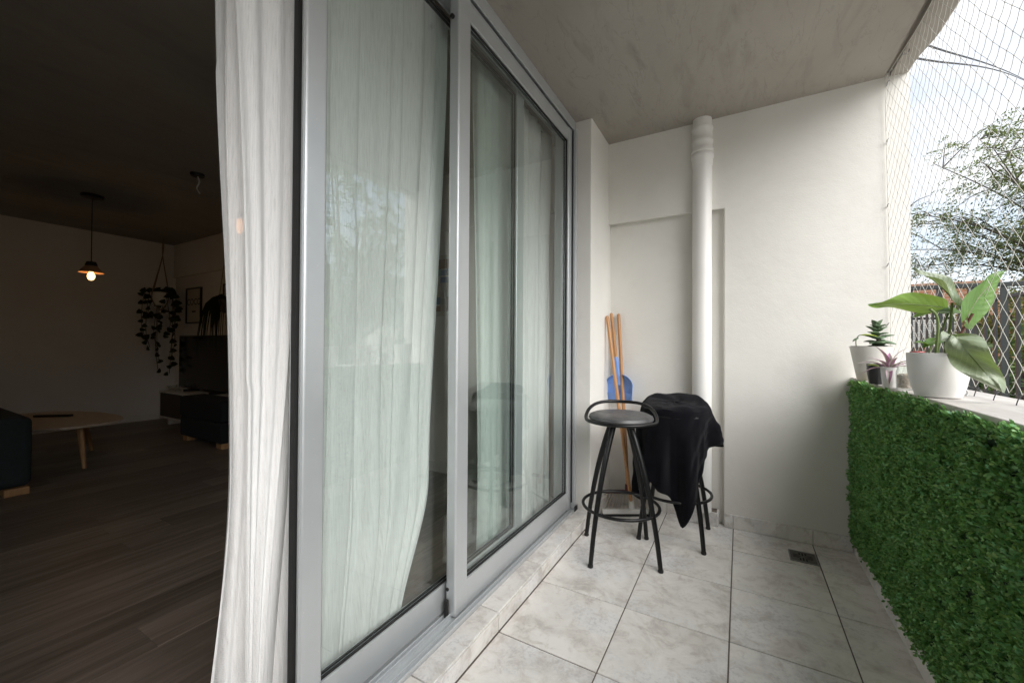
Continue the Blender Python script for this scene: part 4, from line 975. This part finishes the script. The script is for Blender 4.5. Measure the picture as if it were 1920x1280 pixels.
MB().tube(bez([(-4.10, 1.66, ZC-.015), (-4.09, 1.67, ZC-.07), (-4.11, 1.66, ZC-.12), (-4.08, 1.67, ZC-.17)], 4), .006, 6).build('cable', M['white_plastic'], hk, smooth=True)
# coffee table
ct = thing('coffee_table', 'low pale coffee table with rounded top and tapered legs', 'coffee table', (-5.5, 1.12, ZR))
tb = MB(); nn = 48; out = []
for k in range(nn):
    a = k/nn*math.tau; ca, sa = math.cos(a), math.sin(a)
    rx, ry = .66, .37+.05*ca
    out.append((-5.52+rx*math.copysign(abs(ca)**.85, ca), 1.13+.05*ca+ry*math.copysign(abs(sa)**.85, sa)))
zt = .435; tb.add([(x, y, zt-.022) for x, y in out]+[(x, y, zt) for x, y in out], [tuple(range(nn))[::-1], tuple(range(nn, 2*nn))]+[(k, (k+1) % nn, nn+(k+1) % nn, nn+k) for k in range(nn)])
tb.build('tabletop', M['table_wood'], ct, bevel=.005)
for (x, y), (fx_, fy_) in (((-5.08, 1.20), (-5.03, 1.219)), ((-5.76, 1.38), (-5.80, 1.455)), ((-5.75, .93), (-5.83, .86))):
    MB().tube([(fx_, fy_, ZR+.001), (x, y, zt-.022)], [.015, .026], 14).build('leg', M['light_wood'], ct, smooth=True)
rm = thing('remote_control', 'black remote control lying on the coffee table', 'remote', (-5.6, 1.15, zt))
MB().obox((-5.66, 1.16, zt+.011), (.12, .09, 0), (-.014, .019, 0), (0, 0, .0105)).build('body', M['black_plastic'], rm, bevel=.004)
# sofa
sf = thing('sofa', 'charcoal fabric sofa with pale wooden block feet', 'sofa', (-5.0, -.2, ZR))
MB().box(-5.55, -4.545, .62, .835, ZR+.055, .595).build('armrest', M['sofa'], sf, bevel=.05, seg=5, smooth=True)
MB().box(-5.55, -4.56, -1.3, .615, ZR+.055, .42).build('seat', M['sofa'], sf, bevel=.04, seg=4, smooth=True)
MB().box(-4.78, -4.55, -1.3, .614, .425, .80).build('backrest', M['sofa'], sf, bevel=.05, seg=4, smooth=True)
for x in (-5.45, -4.66):
    for y in (-1.2, .70): MB().box(x, x+.115, y, y+.12, ZR+.0005, ZR+.054).build('foot', M['light_wood'], sf, bevel=.004)
ot = thing('ottoman', 'dark upholstered ottoman with wooden block feet in front of the console', 'ottoman', (-5.2, 2.25, ZR))
MB().box(-5.62, -4.705, 2.135, 2.395, ZR+.055, .30).build('base', M['ottoman'], ot, bevel=.015); MB().box(-5.63, -4.70, 2.13, 2.397, .305, .535).build('cushion', M['ottoman'], ot, bevel=.03, seg=4)
for x in (-5.58, -4.82): MB().box(x, x+.11, 2.15, 2.25, ZR+.0005, ZR+.054).build('foot', M['light_wood'], ot, bevel=.003)
# television console
cs = thing('television_console', 'low white television console with dark door fronts', 'console', (-5.9, 2.57, ZR))
MB().box(-6.98, -4.55, 2.41, 2.725, .462, .486).build('top', M['off_white'], cs, bevel=.002)
MB().box(-6.98, -4.55, 2.41, 2.725, .118, .140).build('bottom', M['off_white'], cs, bevel=.002)
MB().box(-6.98, -6.96, 2.41, 2.725, .1405, .4615).build('side', M['off_white'], cs); MB().box(-4.57, -4.55, 2.41, 2.725, .1405, .4615).build('side', M['off_white'], cs)
MB().box(-6.958, -6.30, 2.415, 2.435, .143, .459).build('door', M['dark_wood'], cs, bevel=.002)
MB().box(-6.295, -6.275, 2.41, 2.72, .330, .4615).build('divider', M['off_white'], cs)
MB().box(-6.27, -4.575, 2.415, 2.435, .143, .325).build('drawer_front', M['dark_wood'], cs, bevel=.002); MB().box(-6.27, -4.575, 2.436, 2.72, .328, .338).build('shelf', M['dark_wood'], cs)
for x in (-6.82, -4.75): MB().box(x, x+.05, 2.45, 2.70, ZR+.0005, .1175).build('leg', M['off_white'], cs, bevel=.003)
tv = thing('television', 'black flat television standing on the console', 'television', (-6.2, 2.6, .486))
MB().box(-6.90, -5.45, 2.60, 2.635, .52, 1.245).build('housing', M['black_plastic'], tv, bevel=.004); MB().box(-6.885, -5.465, 2.5975, 2.5995, .535, 1.23).build('screen', M['screen'], tv)
for x in (-6.55, -5.85): MB().box(x, x+.03, 2.52, 2.70, .487, .5195).build('foot', M['black_plastic'], tv)
bw = thing('bowl', 'small dark glass bowl at the end of the console', 'bowl', (-6.83, 2.50, .487))
MB().lathe([(.025, 0), (.03, .004), (.055, .05), (.058, .07), (.054, .07), (.05, .05), (.02, .01), (0, .01)], (-6.83, 2.50, .487), 24).build('body', M['jar'], bw, smooth=True)
MB().lathe([(.02, .012), (.045, .035), (0, .045)], (-6.83, 2.50, .487), 14).build('candle', M['off_white'], bw, smooth=True)
vz = thing('ornament', 'round pale ornament on a stand beside the television', 'ornament', (-6.64, 2.53, .487))
MB().lathe([(.035, 0), (.04, .01), (.012, .03), (.012, .06), (.028, .075), (.028, .09), (0, .1)], (-6.64, 2.50, .487), 20).build('base', M['jar'], vz, smooth=True)
MB().tube([(-6.70+.085*math.cos(k/32*math.tau), 2.62, .60+.11*math.sin(k/32*math.tau)) for k in range(32)], .018, 10, closed=True).build('ring', M['off_white'], vz, smooth=True)
gp = thing('gadget', 'small white desk gadget at the right end of the console', 'gadget', (-5.05, 2.50, .487))
MB().lathe([(.05, 0), (.055, .02), (.05, .11), (.03, .14), (0, .145)], (-5.05, 2.50, .487), 24, 1, .6).build('body', M['off_white'], gp, smooth=True)
sh = thing('game_pad', 'pale game pad lying on the open console shelf', 'game pad', (-6.0, 2.5, .338))
MB().box(-6.06, -5.80, 2.46, 2.56, .3385, .375).build('body', M['off_white'], sh, bevel=.015)
# framed prints
def frame(label, x0, x1, z0, z1, y=RY1-.001, fw=.018):
    t = thing('framed_print', label, 'print', ((x0+x1)/2, y, z0), group='framed prints on the room wall')
    f = MB(); f.box(x0, x0+fw, y-.025, y, z0, z1).box(x1-fw, x1, y-.025, y, z0, z1).box(x0+fw, x1-fw, y-.025, y, z0, z0+fw).box(x0+fw, x1-fw, y-.025, y, z1-fw, z1); f.build('frame', M['black_plastic'], t)
    MB().box(x0+fw, x1-fw, y-.012, y-.002, z0+fw, z1-fw).build('paper', M['paper'], t); return t
p1 = frame('framed print with COCO lettering above the television', -7.03, -6.585, 1.425, 1.935)
fc = bpy.data.curves.new('lettering', 'FONT'); fc.body = 'COCO'; fc.size = .21; fc.align_x = 'CENTER'
fo = bpy.data.objects.new('tmp', fc); col.objects.link(fo); dg_ = bpy.context.evaluated_depsgraph_get(); tm = bpy.data.meshes.new_from_object(fo.evaluated_get(dg_)); bpy.data.objects.remove(fo)
tm.name = 'lettering'; tm.materials.clear(); tm.materials.append(M['ink'])
lo = bpy.data.objects.new('lettering', tm); col.objects.link(lo); lo.parent = p1
wtx = max(v.co.x for v in tm.vertices)-min(v.co.x for v in tm.vertices)
lo.matrix_local = Matrix.Translation((0, -.0135, .265)) @ Matrix.Rotation(R(90), 4, 'X') @ Matrix.Diagonal((.40/wtx, .62, 1, 1))
MB().box(-6.86, -6.75, RY1-.0145, RY1-.0135, 1.585, 1.605).build('caption_bar', M['ink'], p1)
frame('framed print half hidden by the curtain edge', -5.97, -5.55, 1.56, 1.93)
p3 = thing('city_print', 'colourful unframed print of stacked houses seen between the curtains', 'print', (-2.27, RY1-.001, 1.40)); 
MB().box(-2.48, -2.06, RY1-.010, RY1-.001, 1.39, 1.92).build('paper', simple('print_paper', (.62, .58, .50), .8), p3)
r_ = random.Random(3); pc = [simple('print_ink_%d' % i, c_, .8) for i, c_ in enumerate([(.10, .15, .28), (.55, .38, .05), (.45, .42, .36), (.30, .16, .08), (.18, .30, .28), (.52, .48, .40)])]
for j in range(7):
    x = -2.47
    while x < -2.12:
        w_ = r_.uniform(.05, .09); z = 1.43+j*.062; hh = r_.uniform(.05, .085)
        if z+hh < 1.9:
            MB().box(x, min(x+w_-.006, -2.07), RY1-.0125-.0004*j, RY1-.0105, z, z+hh).build('printed_house', r_.choice(pc), p3)
        x += w_
tag(MB().box(-2.02, -1.12, RY1-.030, RY1-.0008, ZR+.0005, 2.10).build('interior_door', M['off_white'], bevel=.004), 'closed pale interior door glimpsed between the curtains', 'door')
# hanging plant
hp = thing('hanging_plant', 'trailing pothos in a macrame hanger in the room corner', 'plant', (-7.0, 2.42, 1.66))
c = Vector((-7.0, 2.42, 1.66))
MB().lathe([(.06, 0), (.075, .01), (.11, .16), (.115, .18), (.105, .18), (.10, .15), (0, .15)], tuple(c), 28).build('pot', M['off_white'], hp, smooth=True)
for k in range(4):
    a = k*math.pi/2+.4; MB().tube(bez([(c.x, c.y+.02, ZC), (c.x, c.y+.015, 2.36), (c.x+.118*math.cos(a), c.y+.118*math.sin(a), c.z+.17), (c.x+.09*math.cos(a), c.y+.09*math.sin(a), c.z+.02), (c.x, c.y, c.z-.06)], 6), .006, 6).build('cord', M['rope'], hp, smooth=True)
rr = random.Random(12); vm = MB(); LV = []
for k in range(13):
    a = rr.uniform(0, math.tau); ln = rr.choice([.25, .4, .55, .75, 1.0])*rr.uniform(.8, 1.1); out_ = rr.uniform(.12, .20)
    pth = bez([(c.x, c.y, c.z+.17), (c.x+out_*.7*math.cos(a), c.y+out_*.7*math.sin(a), c.z+.23), (c.x+out_*math.cos(a), c.y+out_*math.sin(a), c.z+.05), (c.x+out_*1.05*math.cos(a+.2), c.y+out_*1.05*math.sin(a+.2), c.z-ln*.5), (c.x+out_*.8*math.cos(a), c.y+out_*.8*math.sin(a), c.z+.1-ln)], 5)
    vm.tube(pth, .0035, 5)
    for i in range(2, len(pth), 2): LV.append((pth[i], a))
vm.build('vines', M['stem'], hp, smooth=True)
lm = MB()
for p, a in LV:
    d = Vector((math.cos(a+rr.gauss(0, .9)), math.sin(a+rr.gauss(0, .9)), rr.uniform(-.9, .2))).normalized(); L_ = rr.uniform(.06, .10); p = p+Vector((rr.gauss(0, .01), rr.gauss(0, .01), 0))
    n = Vector((.9, -.4, .3)); n = (n-d*n.dot(d)).normalized(); s = d.cross(n)
    lm.add([p, p+d*L_*.25+s*L_*.45-d*L_*.2, p+d*L_*.6+s*L_*.33, p+d*L_, p+d*L_*.6-s*L_*.33, p+d*L_*.25-s*L_*.45-d*L_*.2], [(0, 1, 2, 3), (0, 3, 4, 5)])
stuff(lm.build('foliage', M['dark_leaf'], hp))
# arching plant above the television
ap = thing('hanging_plant', 'long-leaved plant arching down over the television', 'plant', (-5.25, 2.46, 1.50))
c = Vector((-5.25, 2.46, 1.50)); MB().lathe([(.06, 0), (.08, .01), (.11, .15), (.10, .15), (0, .13)], tuple(c), 24).build('pot', M['dark_wood'], ap, smooth=True)
for k in range(3):
    a = k*math.tau/3; MB().tube([(c.x+.1*math.cos(a), c.y+.1*math.sin(a), c.z+.14), (c.x, c.y, ZC)], .004, 6).build('cord', M['rope'], ap)
lm = MB()
for k in range(60):
    a = math.pi+rr.gauss(0, .75); ln = rr.uniform(.35, .75); w_ = rr.uniform(.010, .016); o0 = Vector((c.x, c.y, c.z+.14)); dd = Vector((math.cos(a), math.sin(a)*.3-.12, 0)); pts = []
    for i in range(7):
        t_ = i/6; pts.append(o0+dd*(ln*.75*math.sin(t_*1.6))+Vector((0, 0, .14*math.sin(t_*3.0)-.95*ln*t_*t_)))
    sd = Vector((.5, -.6, .3)).normalized(); vv = []
    for i, p in enumerate(pts): ww = w_*math.sin(math.pi*min(.97, .12+.85*i/6)); vv += [p-sd*ww, p+sd*ww]
    lm.add(vv, [(2*i, 2*i+1, 2*i+3, 2*i+2) for i in range(6)])
stuff(lm.build('foliage', M['long_leaf'], ap, smooth=True))
print('objects', len(bpy.data.objects))
